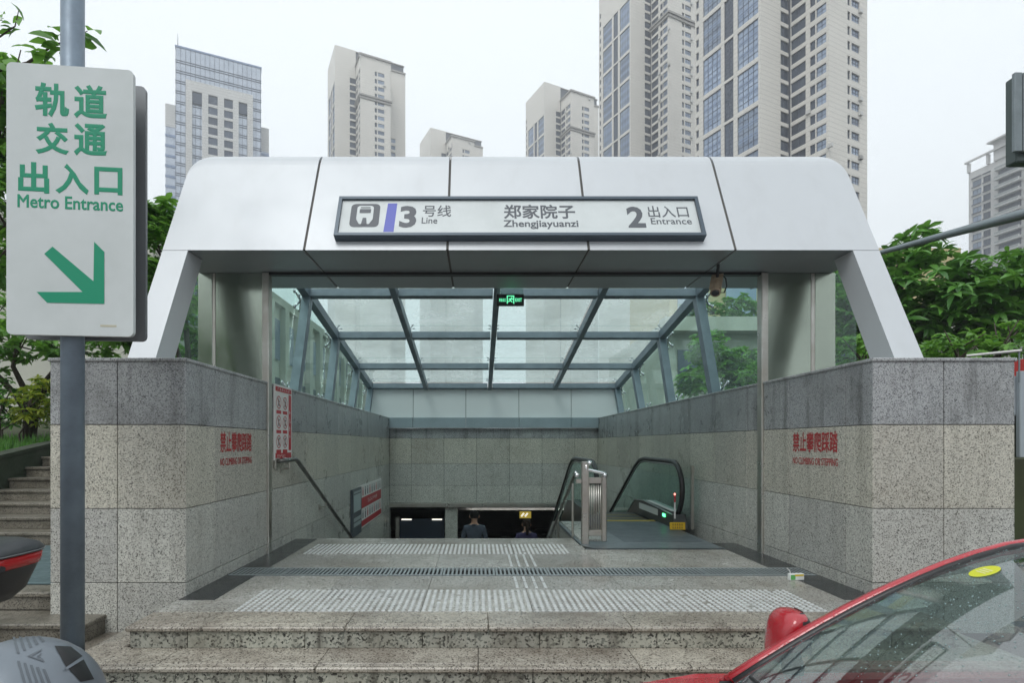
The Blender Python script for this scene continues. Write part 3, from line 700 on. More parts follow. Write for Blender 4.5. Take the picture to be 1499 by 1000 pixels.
# ------------------------------------------------------------------ wall handrail
hr = thing('stair_handrail', 'stainless wall handrail sloping down beside the stairs', 'handrail', (XL, 6.6, 1))
XH = XL + .10
pts = [(XL + .03, 6.42, 1.045), (XH, 6.47, 1.05), (XH, 6.84, 1.055), (XH, 6.92, 1.03), (XH, 14.3, 1.03 - 7.38 * .505)]
put('rail', B().tube(pts, .027, 10), weathered('handrail_steel', (.22, .22, .21), (.12, .12, .115), .25, .85, 4), hr, True)
put('end_flange', B().cbox(XL + .002, XL + .03, 6.36, 6.50, .95, 1.08, .006), STEEL, hr)
put('chrome_end', B().tube([(XH - .03, 6.46, 1.05), (XH + .0, 6.58, 1.053)], .031, 10), CHROME, hr, True)
for y in (6.62, 8.2, 9.7, 11.2, 12.7):
    z = 1.03 - max(0, y - 6.92) * .505
    put('wall_bracket', B().tube([(XL + .004, y, z - .09), (XH, y, z - .085), (XH, y, z - .02)], .012, 6).box(XL + .002, XL + .01, y - .04, y + .04, z - .13, z - .05), STEEL, hr)

# ------------------------------------------------------------------ escalator
es = thing('escalator', 'escalator with black handrails and green glass balustrades descending beside the stairs', 'escalator', (2.35, 7.5, 0))
YN, YK = 7.95, 10.0; SL = math.tan(R(30))
def rail_path(x):
    pts = []
    for i in range(9):
        a = math.pi / 2 * (1 - i / 8) - math.pi / 2 * 0; 
    cz, r = .56, .40
    arc = [(x, YN + .38 - r * math.cos(R(q)), cz + r * math.sin(R(q)) * (1.05)) for q in range(-75, 91, 15)]
    pts = [(x, YN + .62, .17)] + arc + [(x, YK - .3, .985), (x, YK, .95), (x, YK + .3, .95 - .3 * SL * .7)]
    pts += [(x, 14.6, .95 - .3 * SL * .7 - (14.3 - YK) * SL)]
    return pts
ALU = mat('balustrade_alu', (.55, .57, .58), .3, .9)
COMB = weathered('landing_plate', (.30, .34, .37), (.22, .25, .275), .28, .8, 3)
for x, s in ((1.74, 1), (2.98, -1)):
    rp = rail_path(x)
    put('handrail', B().tube(rp, .038, 10), RUBBER, es, True)
    put('handrail_guide', B().tube([(x, p[1] + (.035 if i < 9 else 0), p[2] - (.045 if i > 6 else 0)) for i, p in enumerate(rp)][1:], .016, 8), ALU, es, True)
    low = [(p[1], p[2]) for p in rp]
    poly = [(y + .03, z - .03) for y, z in low[1:]] + [(14.6, .95 - .2 - (14.6 - YK) * SL - .78), (YK + .2, .10), (YN + .7, .10)]
    put('glass_balustrade', B().prism(poly, 0, x - .006, x + .006), ESCG, es)
    # skirt and inner deck
    dk = [(YN + .02, .0), (YN + .1, .20), (YN + 1.5, .26), (YK, .22), (14.6, .22 - (14.6 - YK) * SL), (14.6, -.4 - (14.6 - YK) * SL), (YK, -.4), (YN + .02, -.4)]
    put('skirt_deck', B().prism(dk, 0, x - .10, x + .10), mat('skirt_dark', (.06, .066, .068), .3, .6), es)
    put('deck_edge', B().tube([(x - s * -.10, y, z + .004) for y, z in dk[1:5]], .012, 6), ALU, es)
put('landing_plate', B().box(1.27, XJ + .005, 6.415, 8.75, -.04, .0), COMB, es)
rb = B()
for k in range(40): rb.box(1.86 + k * .0255, 1.86 + k * .0255 + .011, 6.9, 8.7, .0005, .004)
put('plate_ribs', rb, COMB, es, kind='stuff')
put('plate_edge', B().cbox(1.27, XJ, 6.405, 6.47, .0005, .006, .002), mat('dark_steel', (.07, .085, .095), .35, .7), es)
put('comb_strip', B().box(1.86, 2.86, 8.76, 8.86, -.02, .006), mat('comb_yellow', (.45, .34, .04), .5), es)
YST = 8.88
for k in range(22):
    y = YST + k * .40; z = -.02 if y < 9.9 else -.02 - (y - 9.9) * SL
    if y > 14.6: break
    stp = B().cbox(1.87, 2.85, y, y + .395, z - .22, z, .004)
    o = put('escalator_step', stp, mat('step_metal', (.10, .105, .11), .35, .7), es)
    put('step_edge_line', B().box(1.88, 2.84, y + .006, y + .03, z + .0005, z + .002), MATS['comb_yellow'], o)
put('indicator_lamp', B().cbox(2.872, 2.878, 8.35, 8.47, .12, .17, .002), mat('green_lamp', (.1, .6, .2), .4, emit=((.1, 1, .3), 2.5)), es)
put('warning_label', B().box(2.874, 2.879, 8.7, 9.7, .10, .2), mat('label_white', (.6, .6, .58), .5), es)
put('deck_sign', B().add([(2.90, 8.15, .235), (3.06, 8.15, .235), (3.06, 9.4, .275), (2.90, 9.4, .275)], [(0, 1, 2, 3)]), MATS['label_white'], es)
ys_ = thing('escalator_warning_plate', 'small yellow warning plate at the foot of the escalator newel', 'sign', (2.95, 7.78, 0))
put('plate', B().cbox(2.74, 2.96, 7.76, 7.775, .02, .125, .003), mat('plate_yellow', (.62, .40, .015), .45), ys_)
for z0, z1 in ((.082, .11), (.038, .066)):
    q = B()
    for k in range(5): q.box(2.775 + k * .032, 2.775 + k * .032 + .022, 7.7585, 7.7595, z0, z0 + .008).box(2.78 + k * .032, 2.78 + k * .032 + .008, 7.7585, 7.7595, z0 + .009, z1)
    put('small_print', q, BLACK, ys_, kind='stuff')
bl = thing('marker_pole', 'thin red and white marker pole with a tiny lit tip by the escalator', 'marker', (2.82, 7.75, 0))
put('pole', B().tube([(2.86, 7.9, .16), (2.86, 7.9, .40)], .012, 8), PALE, bl); put('red_sleeve', B().tube([(2.86, 7.9, .401), (2.86, 7.9, .50)], .013, 8), RED, bl)
put('lamp_tip', B().lathe([(.010, 0), (.016, .015), (.008, .03)], (2.86, 7.9, .501), 8), mat('red_lamp', (.8, .2, .15), .4, emit=((1, .25, .2), 2)), bl)
put('post_plate', B().box(3.10, 3.14, 7.9, 7.94, .0, .93), STEEL, es)
put('stair_rail', B().tube([(1.27, 6.95, .84), (1.27, 7.1, .86), (1.27, 14.4, .86 - 7.3 * .505)], .024, 8), STEEL, es, True)
for k in range(6): put('rail_post', B().tube([(1.27, 7.3 + k * 1.3, .74 - k * .6565 - .02), (1.27, 7.3 + k * 1.3, -.25 - k * .6565)], .016, 8), STEEL, es)
# slab between stairs and escalator
dv = [(6.98, .02), (8.6, .02), (9.6, -.12), (14.6, -.12 - 5.0 * SL), (14.6, -4), (6.98, -4)]
struct('divider_wall', B().prism(dv, 0, 1.31, 1.62), G_LOW)
struct('escalator_well', B().box(1.62, XR, 6.5, 14.6, -4.2, -4.1).box(1.62, XR - .03, 6.42, 6.5, -4.1, -.05), CONC)

# ------------------------------------------------------------------ steel gate between stairs and escalator
gt = thing('steel_gate', 'narrow upright stainless steel barred gate at the head of the escalator', 'gate', (1.45, 6.78, 0))
YG = 6.78
put('gate_post', B().cbox(1.29, 1.375, YG - .04, YG + .04, 0, 1.03, .006), STEEL, gt)
put('gate_stile', B().cbox(1.535, 1.60, YG - .03, YG + .03, .03, .86, .012), STEEL, gt)
for z in (.10, .755): put('gate_rail', B().cbox(1.376, 1.534, YG - .025, YG + .025, z, z + .075, .005), STEEL, gt)
put('gate_rail', B().cbox(1.22, 1.289, YG - .025, YG + .025, .755, .81, .005), STEEL, gt)
for k in range(7): put('gate_bar', B().tube([(1.39 + k * .0225, YG, .176), (1.39 + k * .0225, YG, .754)], .0075, 8), STEEL, gt, True)
put('top_tube', B().tube([(1.34, YG - .02, 1.0), (1.345, YG - .02, .93), (1.56, YG - .02, .885), (1.60, YG - .02, .86)], .022, 8), CHROME, gt, True)
put('ball_end', B().lathe([(.0, -.035), (.03, -.02), (.036, 0), (.03, .02), (0, .035)], (1.575, YG - .02, .86), 10), CHROME, gt, True)
put('ball_end', B().lathe([(.0, -.035), (.03, -.02), (.036, 0), (.03, .02), (0, .035)], (1.23, YG - .02, .86), 10), CHROME, gt, True)
put('ball_end', B().lathe([(.0, -.035), (.03, -.02), (.036, 0), (.03, .02), (0, .035)], (1.385, YG - .03, 1.01), 10), CHROME, gt, True)
put('top_tube', B().tube([(1.20, YG - .02, .90), (1.25, YG - .02, .86)], .02, 8), CHROME, gt, True)
for z in (.2, .3, .88, .95):
    put('rivet', B().lathe([(.008, 0), (.006, .006)], (1.33, YG - .047, z), 8), CHROME, gt)

# ------------------------------------------------------------------ drink carton left on the floor
dc = thing('drink_carton', 'small white drink carton with bent straw beside the dark floor border', 'carton', (at(1165, 846, 4.98)[0], 4.98, .001), rot=(0, 0, R(8)), local=True)
put('box', B().cbox(-.07, .07, -.02, .02, 0, .058, .003), mat('carton_white', (.72, .74, .72), .4), dc)
put('green_panel', B().box(-.066, -.02, -.0208, -.0202, .006, .05), mat('carton_green', (.12, .42, .12), .4), dc)
put('yellow_panel', B().box(-.025, .063, -.0214, -.0209, .038, .054), mat('carton_yellow', (.65, .5, .03), .4), dc)
put('straw', B().tube([(-.055, 0, .058), (-.062, 0, .085), (-.09, 0, .11)], .004, 6), mat('straw_white', (.75, .75, .75), .4), dc)
# ------------------------------------------------------------------ people on the stairs (seen from behind)
def person(label, loc, height, shirt, trousers, hairc, ponytail=False, lean=.03, step=.1):
    root = thing('person', label, 'person', loc, local=True)
    k = height / 1.74
    V_ = [((0, 0, .96), .15, .11), ((0, 0, 1.12), .135, .10), ((0, .01, 1.34), .165, .105), ((0, 0, 1.47), .07, .06), ((0, .005, 1.54), .055, .058), ((0, .02, 1.60), .068, .085), ((0, .02, 1.67), .076, .095), ((0, .01, 1.725), .05, .062)]
    E_ = [(i, i + 1) for i in range(7)]
    def chain(start, pts):
        p = start
        for q in pts:
            V_.append(q); E_.append((p, len(V_) - 1)); p = len(V_) - 1
    for s in (-1, 1):
        chain(2, [((s * .175, 0, 1.405), .07, .07), ((s * .235, -.03, 1.13), .045, .048), ((s * .245, .07, .90), .032, .034), ((s * .24, .10, .81), .022, .04)])
        chain(0, [((s * .09, 0, .88), .095, .10), ((s * .10, .05 + s * step, .49), .062, .066), ((s * .10, s * step - .02, .09), .042, .046), ((s * .115, s * step + .13, .045), .042, .035)])
    me = bpy.data.meshes.new('body'); me.from_pydata([tuple(c * k for c in v[0]) for v in V_], E_, [])
    o = bpy.data.objects.new('body', me); COL.objects.link(o)
    md = o.modifiers.new('skin', 'SKIN'); md.use_smooth_shade = True
    for i, v in enumerate(V_):
        sv = me.skin_vertices[0].data[i]; sv.radius = (v[1] * k, v[2] * k); sv.use_root = (i == 0)
    sub = o.modifiers.new('sub', 'SUBSURF'); sub.levels = 2; sub.render_levels = 2
    ev = bpy.data.meshes.new_from_object(o.evaluated_get(bpy.context.evaluated_depsgraph_get())); bpy.data.objects.remove(o)
    sk = mat('skin', (.42, .24, .16), .5)
    for m_ in (sk, shirt, trousers, BLACK): ev.materials.append(m_)
    for p in ev.polygons:
        c = p.center / k
        arm = abs(c.x) > .17 and c.z < 1.36
        p.material_index = 3 if c.z < .10 else 0 if (c.z > 1.475 or (arm and c.z < 1.15)) else (1 if (c.z > .97 or arm) else 2)
        p.use_smooth = True
    body = put('body', ev, None, root, loc=(0, 0, 0))
    hb = B()
    def hair(u, v):
        a = 2 * math.pi * v; e = -.55 + u * (math.pi / 2 + .55)
        if math.sin(a) > .1: e = max(e, .45 * math.sin(a))          # hairline towards the face
        r = 1.0
        return ((.092 * math.cos(e) * math.cos(a)) * k, (.012 + .112 * math.cos(e) * math.sin(a)) * k, (1.655 + .098 * math.sin(e)) * k)
    hb.grid(hair, 8, 20)
    hm = weathered('hair_' + ('b' if ponytail else 'a'), hairc, tuple(c * .5 for c in hairc), .75, 0, 60, .1)
    put('hair', hb, hm, root, True)
    if ponytail:
        put('ponytail', B().tube([(0, -.09 * k, 1.67 * k), (0, -.135 * k, 1.66 * k), (.005, -.15 * k, 1.56 * k), (0, -.13 * k, 1.44 * k)], [.02, .035, .038, .012], 10), hm, root, True)
    for s in (-1, 1):
        put('ear', B().lathe([(.004, -.03), (.014, -.015), (.016, .01), (.006, .03)], (s * .086 * k, .01 * k, 1.625 * k), 8), sk, root, True)
        fb = B()
        for q in range(5):
            x = s * .24 * k; yy = (.075 + q * .017) * k if q < 4 else .14 * k
            L = (.075, .085, .082, .065, .05)[q] * k; z = .79 * k if q < 4 else .83 * k
            fb.tube([(x, yy, z), (x - s * .006, yy + .004, z - L * .55), (x - s * .016, yy + .004, z - L)], [.009, .0085, .006], 6)
        put('fingers', fb, sk, root, True, kind='stuff')
    put('collar', B().lathe([(.074 * k, 1.455 * k), (.068 * k, 1.49 * k), (.062 * k, 1.49 * k), (.066 * k, 1.455 * k)], (0, 0, 0), 16), shirt, root, True)
    return root
SH1 = weathered('shirt_slate', (.05, .062, .085), (.035, .045, .062), .8, 0, 12); SH2 = weathered('shirt_purple', (.03, .022, .075), (.022, .018, .05), .8, 0, 12)
person('person with short black hair in dark slate shirt walking down the stairs', (-.075, 10.60, -1.80), 1.74, SH1, mat('trousers_dark', (.03, .03, .035), .8), (.012, .011, .010))
person('person with tied back hair in dark purple top further down the stairs', (.97, 10.90, -1.95), 1.68, SH2, MATS['trousers_dark'], (.022, .014, .010), True)
dl = thing('lit_passage_sign', 'small glowing yellow sign inside the dark underground passage', 'sign', (at(769, 754, 16)[0], 16, -.9))
xs_, _, z_ = at(769, 754, 16)
put('case', B().cbox(xs_ - .22, xs_ + .2, 16, 16.06, z_ - .14, z_ + .13, .01), BLACK, dl)
put('lit_face', B().box(xs_ - .17, xs_ + .17, 15.995, 15.999, z_ - .10, z_ + .10), mat('amber_glow', (.6, .45, .05), .5, emit=((1, .75, .12), .2)), dl)
for q in (-.08, .03): put('arrow_mark', B().bar((xs_ + q - .04, 15.992, z_ - .05), (xs_ + q + .04, 15.992, z_ + .05), .002, .05), mat('mark_white', (.9, .9, .8), .5, emit=((1, .95, .8), .6)), dl)

# ------------------------------------------------------------------ red car in the right foreground
RX0, RY0, RZ0 = .967, 1.37, -.6
car = thing('red_car', 'wet red car with rain beaded windscreen parked in front of the steps', 'car', (RX0, RY0, RZ0), rot=(0, 0, math.pi), local=True)
def carpaint():
    m = mat('red_car_paint', (.40, .012, .022), .22); n, l, b = nodes(m)
    b.inputs['Coat Weight'].default_value = .8; b.inputs['Coat Roughness'].default_value = .05
    g = n.new('ShaderNodeNewGeometry'); v = n.new('ShaderNodeTexVoronoi'); v.inputs['Scale'].default_value = 130; l.new(g.outputs['Position'], v.inputs['Vector'])
    r = ramp(n, [(.0, (1, 1, 1)), (.35, (0, 0, 0))]); l.new(v.outputs['Distance'], r.inputs[0])
    bp = n.new('ShaderNodeBump'); bp.inputs['Strength'].default_value = .45; bp.inputs['Distance'].default_value = .003; l.new(r.outputs[0], bp.inputs['Height']); l.new(bp.outputs[0], b.inputs['Normal']); l.new(bp.outputs[0], b.inputs['Coat Normal'])
    return m
PAINT = carpaint()
def Wn(s, t):
    return (-1.12 * s + .20 * (1 - t * t) * (1 - .5 * s), t * (.70 - .05 * s), .947 + .537 * (1 - (1 - s) ** 1.45) + .03 * (1 - t * t) * s)
put('windscreen', B().grid(lambda u, v: Wn(.01 + .98 * u, -.985 + 1.97 * v), 14, 16), CARG, car, True)
def Rf(u, v):
    t = -1 + 2 * v; x = -1.12 - 1.55 * u; z = 1.484 + .035 * math.sin(math.pi * min(1, u * 1.1)) - .05 * u * u + .03 * (1 - t * t)
    return (x + .10 * (1 - t * t) * (1 - u), t * (.65 - .03 * u * u), z)
put('roof', B().grid(Rf, 10, 12), PAINT, car, True)
for t, nm in ((-1, 'a'), (1, 'b')):
    edge = [Wn(s / 10, t) for s in range(0, 11)] + [Rf(u / 6, 0 if t < 0 else 1) for u in range(1, 7)]
    put('roof_rail', B().tube([(x, y + .012 * t, z - .004) for x, y, z in edge], .021, 8), PAINT, car, True)
    put('roof_rail', B().tube([(x, y + .040 * t, z - .022) for x, y, z in edge], .024, 8), PAINT, car, True)
    put('windscreen_seal', B().tube([(x, y - .017 * t, z + .002) for x, y, z in edge[:11]], .012, 6), RUBBER, car, True)
    # rear quarter: side glass and pillars
    side = B(); n_ = len(edge)
    for i in range(n_ - 1):
        a, c = edge[i], edge[i + 1]
        side.add([(a[0], a[1] + .045 * t, a[2] - .02), (c[0], c[1] + .045 * t, c[2] - .02), (c[0], t * .80, .93), (a[0], t * .80, .93)], [(0, 1, 2, 3)])
    put('side_window', side, CARG, car)
    put('door_pillar', B().bar((-1.35, t * .79, .93), (-1.45, t * .70, 1.47), .05, .07, up=(1, 0, 0)), BLACK, car)
    # body side
    prof = [(1.02, .45), (1.0, .70), (.85, .80), (0.1, .93), (-2.75, .95), (-3.15, .90), (-3.22, .5), (-3.1, .28), (.95, .25)]
    put('body_side', B().prism([(x, z) for x, z in prof], 1, t * .80 if t < 0 else .74, t * .74 if t < 0 else .80), PAINT, car)
    bulge = B().grid(lambda u, v: (1.0 - 4.15 * u, t * (.80 + .06 * math.sin(math.pi * v)), .27 + (.93 if .2 < u < .95 else .75 - .27 * 0) * v * .70), 20, 6)
    put('door_skin', bulge, PAINT, car, True)
    for x in (.42, -2.15):
        put('wheel', B().tube([(x, t * .70, .31), (x, t * .87, .31)], .31, 24), RUBBER, car, True)
        put('wheel_rim', B().tube([(x, t * .865, .31), (x, t * .878, .31)], .20, 18), ALU, car)
def Hood(u, v):
    t = -1 + 2 * v; return (.02 + .20 * (1 - t * t) + .98 * u * (1 - .10 * t * t), t * (.76 - .10 * u * u), .935 - .03 * u - .16 * u * u * u + .03 * (1 - t * t))
put('hood', B().grid(Hood, 10, 12), PAINT, car, True)
put('cowl', B().grid(lambda u, v: (Wn(0, -1 + 2 * v)[0] + .10 * u - .05, (-1 + 2 * v) * .72, .935 + .004 * (1 - u)), 2, 12), BLACK, car)
put('front_bumper', B().cbox(.95, 1.12, -.74, .74, .25, .72, .05), PAINT, car)
put('trunk_lid', B().grid(lambda u, v: (-2.62 - .55 * u, (-1 + 2 * v) * .70, 1.0 - .04 * u), 4, 8), PAINT, car, True)
put('rear_window', B().grid(lambda u, v: (-2.64 - .02 + .02 * u - .0, (-1 + 2 * v) * .62, 1.0 + .45 * u), 4, 8), CARG, car, True)
put('tail_panel', B().cbox(-3.2, -3.1, -.74, .74, .3, .95, .03), PAINT, car)
put('floor_pan', B().box(-3.1, .95, -.76, .76, .18, .30), BLACK, car)
put('dashboard', B().cbox(-.42, -.02, -.66, .66, .70, .90, .06), mat('dash_grey', (.03, .034, .035), .6), car)
for y in (-.36, .36):
    sb = B().cbox(-1.45, -.95, y - .24, y + .24, .42, .60, .05).cbox(-1.62, -1.42, y - .24, y + .24, .5, 1.12, .06)
    st_ = put('seat', sb, mat('seat_fabric', (.06, .062, .062), .85), car); put('headrest', B().cbox(-1.64, -1.52, y - .13, y + .13, 1.14, 1.30, .04), MATS['seat_fabric'], st_)
put('rear_seat', B().cbox(-2.5, -2.0, -.62, .62, .42, .60, .05).cbox(-2.62, -2.45, -.62, .62, .5, 1.05, .05), MATS['seat_fabric'], car)
put('steering_wheel', B().tube([(-.62 + .05 * math.sin(a), .36 + .18 * math.cos(a), .90 + .17 * math.sin(a)) for a in [2 * math.pi * i / 20 for i in range(21)]], .014, 6), BLACK, car, True)
def onW(s, t, lift):
    p = Vector(Wn(s, t)); du = Vector(Wn(s + .01, t)) - p; dv_ = Vector(Wn(s, t + .01)) - p; n = dv_.cross(du).normalized()
    if n.z < 0: n = -n
    return p + n * lift, n, du.normalized(), dv_.normalized()
for t0, t1 in ((-.82, -.02), (-.02, .72)):
    put('wiper_blade', B().tube([onW(.07 + .10 * q, t0 + (t1 - t0) * q, .014)[0] for q in (0, .33, .66, 1)], .007, 6), BLACK, car)
# inspection sticker: a yellow disc on the glass
c, n, du, dv_ = onW(.73, -.72, .002); db = B()
pts = [c + (du * math.cos(a) + dv_ * math.sin(a)) * .048 for a in [2 * math.pi * i / 24 for i in range(24)]]
stk = put('windscreen_sticker', B().add(pts, [tuple(range(24))]), mat('sticker_yellow', (.60, .62, .02), .5), car)
pb = B()
for q in (-1, 0, 1): pb.add([c + n * .001 + du * (.012 * q + e) + dv_ * f for e, f in ((-.003, -.026), (-.003, .026), (.003, .026), (.003, -.026))], [(0, 1, 2, 3)])
put('sticker_print', pb, mat('print_pale', (.72, .72, .35), .5), stk, kind='stuff')
# rain drops beading on the glass
random.seed(21); db = B()
for i in range(2600):
    s, t = random.uniform(.03, .97), random.uniform(-.96, .6)
    r = random.choice((.0009, .0011, .0014, .0018, .0027)); c, n, du, dv_ = onW(s, t, 0)
    ring = [c + (du * math.cos(a) * random.uniform(.8, 1.4) + dv_ * math.sin(a)) * r for a in [2 * math.pi * j / 6 for j in range(6)]]; r2 = [c + n * r * .5 + (q - c) * .6 for q in ring]
    db.add(ring + r2 + [c + n * r * .7], [(j, (j + 1) % 6, 6 + (j + 1) % 6, 6 + j) for j in range(6)] + [(6 + j, 6 + (j + 1) % 6, 12) for j in range(6)])
put('rain_drops', db, mat('water_drop', (.18, .26, .26), .08, 0, .5), car, True, kind='stuff')
# door mirror on the far side
def Mir(u, v):
    a = 2 * math.pi * v; e = -math.pi / 2 + math.pi * u; ce, se = math.cos(e), math.sin(e)
    sg = lambda q, p: math.copysign(abs(q) ** p, q)
    return (-.30 + .058 * sg(ce, .6) * sg(math.cos(a), .7) - .03 * se, -.87 + (.088 + .012 * se) * sg(ce, .6) * sg(math.sin(a), .7), 1.06 + .105 * sg(se, .65))
mr = put('door_mirror', B().grid(Mir, 14, 24), PAINT, car, True)
put('mirror_trim', B().grid(lambda u, v: tuple(q + (w_ - q) * 1.015 + (-.004 if i == 0 else 0) for i, (q, w_) in enumerate(zip((-.30, -.87, 1.06), Mir(.06 + .86 * u, .25 + .36 * v)))), 4, 16), BLACK, mr, True)
put('mirror_glass', B().box(-.368, -.362, -.94, -.80, 1.0, 1.12), CHROME, mr)
put('mirror_arm', B().bar((-.26, -.74, .97), (-.29, -.84, 1.01), .07, .05), BLACK, mr)

# ------------------------------------------------------------------ motorbike with a top case, left edge
bk = thing('parked_motorbike', 'motorbike at the edge with black top case and red reflector band', 'motorbike', (-2.75, 2.62, -.3))
def sell(rx, ry, z, cx, cy, n=28, p=.55):
    return [(cx + rx * math.copysign(abs(math.cos(a)) ** p, math.cos(a)), cy + ry * math.copysign(abs(math.sin(a)) ** p, math.sin(a)), z) for a in [2 * math.pi * i / n for i in range(n)]]
def loft(rings):
    b = B(); n = len(rings[0])
    for r in rings: b.v += r
    for i in range(len(rings) - 1):
        for j in range(n): b.f.append((i * n + j, i * n + (j + 1) % n, (i + 1) * n + (j + 1) % n, (i + 1) * n + j))
    b.f.append(tuple(range(n))[::-1]); b.f.append(tuple((len(rings) - 1) * n + j for j in range(n))); b.m = [0] * len(b.f); return b
cx, cy = -2.455, 2.66
put('top_case_base', loft([sell(.13, .12, .47, cx - .02, cy), sell(.17, .16, .52, cx - .01, cy), sell(.205, .195, .64, cx, cy), sell(.212, .203, .665, cx, cy)]), BLACK, bk, True)
put('reflector_band', loft([sell(.209, .199, .645, cx + .004, cy), sell(.216, .207, .672, cx + .003, cy), sell(.218, .209, .70, cx + .003, cy)]), mat('reflector_red', (.42, .012, .015), .15), bk, True)
put('top_case_lid', loft([sell(.216, .206, .701, cx, cy), sell(.228, .218, .708, cx, cy), sell(.228, .218, .722, cx, cy), sell(.212, .20, .745, cx, cy), sell(.16, .15, .770, cx - .01, cy), sell(.07, .07, .778, cx - .02, cy)]), weathered('lid_plastic', (.035, .04, .045), (.055, .06, .062), .3, 0, 9), bk, True)
put('lid_seam', loft([sell(.230, .220, .7115, cx, cy), sell(.230, .220, .7155, cx, cy)]), mat('seam_grey', (.25, .27, .28), .4), bk)
put('lock_knob', B().tube([(cx + .195, cy - .10, .66), (cx + .225, cy - .115, .66)], .014, 10), BLACK, bk)
put('rack', B().tube([(-3.0, 2.60, .42), (-2.42, 2.60, .46)], .010, 6).tube([(-3.0, 2.72, .42), (-2.42, 2.72, .46)], .010, 6), BLACK, bk, kind='stuff')
put('seat', B().cbox(-3.65, -2.92, 2.53, 2.79, .36, .46, .04), RUBBER, bk); put('tail_body', B().cbox(-3.6, -2.85, 2.56, 2.76, .18, .36, .05), mat('bike_red', (.3, .02, .02), .3), bk)
for x in (-2.95, -4.2):
    wv = B().tube([(x, 2.61, 0), (x, 2.71, 0)], .30, 24); put('wheel', wv, RUBBER, bk, True)
put('fork', B().tube([(-4.2, 2.66, 0), (-3.9, 2.66, .62)], .03, 8), CHROME, bk); put('handlebar', B().tube([(-3.85, 2.3, .72), (-3.9, 2.66, .66), (-3.85, 3.02, .72)], .015, 8), BLACK, bk)
put('fuel_tank', B().cbox(-3.95, -3.66, 2.53, 2.79, .28, .52, .06), MATS['bike_red'], bk); put('engine', B().cbox(-3.75, -3.3, 2.54, 2.78, -.12, .2, .03), ALU, bk)

# ------------------------------------------------------------------ scooter with a silver helmet on it, bottom left corner
HC = Vector((-.90, 1.06, .70)); HR = Vector((.148, .155, .165))
sc_ = thing('parked_scooter', 'dark scooter below the silver helmet in the corner', 'scooter', (-.9, .95, -.6))
put('seat', B().cbox(-1.30, -.62, .86, 1.22, .47, .555, .05), RUBBER, sc_); put('body_shell', B().cbox(-1.35, -.68, .90, 1.18, .0, .47, .08), mat('scooter_grey', (.12, .13, .14), .35), sc_)
for x in (-1.2, -.1): put('wheel', B().tube([(x, .99, -.35), (x, 1.09, -.35)], .245, 22), RUBBER, sc_, True)
put('footboard', B().cbox(-.68, -.2, .92, 1.16, -.3, -.22, .03), BLACK, sc_); put('front_shield', B().cbox(-.22, -.10, .86, 1.22, -.3, .3, .04), MATS['scooter_grey'], sc_)
put('steering_stem', B().tube([(-.1, 1.04, -.35), (-.24, 1.04, .36)], .03, 8), BLACK, sc_)
hl = thing('silver_helmet', 'silver riding helmet with black vents and chevron mark in the bottom corner', 'helmet', HC - Vector((0, 0, HR.z)))
SILV = mat('helmet_silver', (.17, .195, .22), .4, .3)
def ell(az, el, k=1.0): return (HC.x + HR.x * k * math.cos(el) * math.cos(az), HC.y + HR.y * k * math.cos(el) * math.sin(az), HC.z + HR.z * k * math.sin(el))
put('shell', B().grid(lambda u, v: ell(2 * math.pi * v, -1.2 + u * (1.2 + math.pi / 2)), 18, 40), SILV, hl, True)
def on_helmet(px, py, k=1.0):
    d = Vector(((px - 700) / F, 1, -(py - 650) / F)); o = Vector((0, 0, EYE)) - HC
    A = sum((d[i] / (HR[i] * k)) ** 2 for i in range(3)); Bq = 2 * sum(o[i] * d[i] / (HR[i] * k) ** 2 for i in range(3)); C_ = sum((o[i] / (HR[i] * k)) ** 2 for i in range(3)) - 1
    D_ = Bq * Bq - 4 * A * C_
    t = (-Bq - math.sqrt(max(0, D_))) / (2 * A); return tuple(Vector((0, 0, EYE)) + d * t)
def decal(name, poly, m, k=1.004, parent=None, n=6):
    """a small patch that follows the shell: quad given by 4 marks, subdivided"""
    b = B().grid(lambda u, v: on_helmet(*[(poly[0][i] * (1 - u) + poly[1][i] * u) * (1 - v) + (poly[3][i] * (1 - u) + poly[2][i] * u) * v for i in (0, 1)], k), n, n)
    put(name, b, m, parent or hl, True)
STR = mat('decal_dark', (.09, .105, .12), .4)
for i in range(5):
    x = 18 + i * 9.3
    decal('stripe', [(x, 933 - i * .4), (x + 4, 933 - i * .4), (x + 11, 957 - i * 4.5), (x + 7, 957 - i * 4.0)], STR)
    decal('stripe', [(x + 7, 968 + i * 3), (x + 11, 968 + i * 3), (x + 21, 1004), (x + 17, 1004)], STR)
for p in ([(40, 961), (62, 950), (60, 953.5), (47, 961.5)], [(40, 961), (47, 961.5), (64, 967), (66, 970)], [(54, 961), (61, 956), (60, 960), (57, 961.5)], [(54, 961), (57, 961.5), (64, 966), (62, 966)]): decal('chevron_mark', p, STR, 1.006)
decal('vent', [(80, 946), (104, 947), (121, 961), (97, 977)], RUBBER, 1.004); decal('vent', [(100, 979), (122, 965), (138, 995), (118, 999)], RUBBER, 1.004)
decal('vent_rib', [(96, 978), (122, 961), (124, 965), (98, 981)], SILV, 1.03)
HAZE = .0013
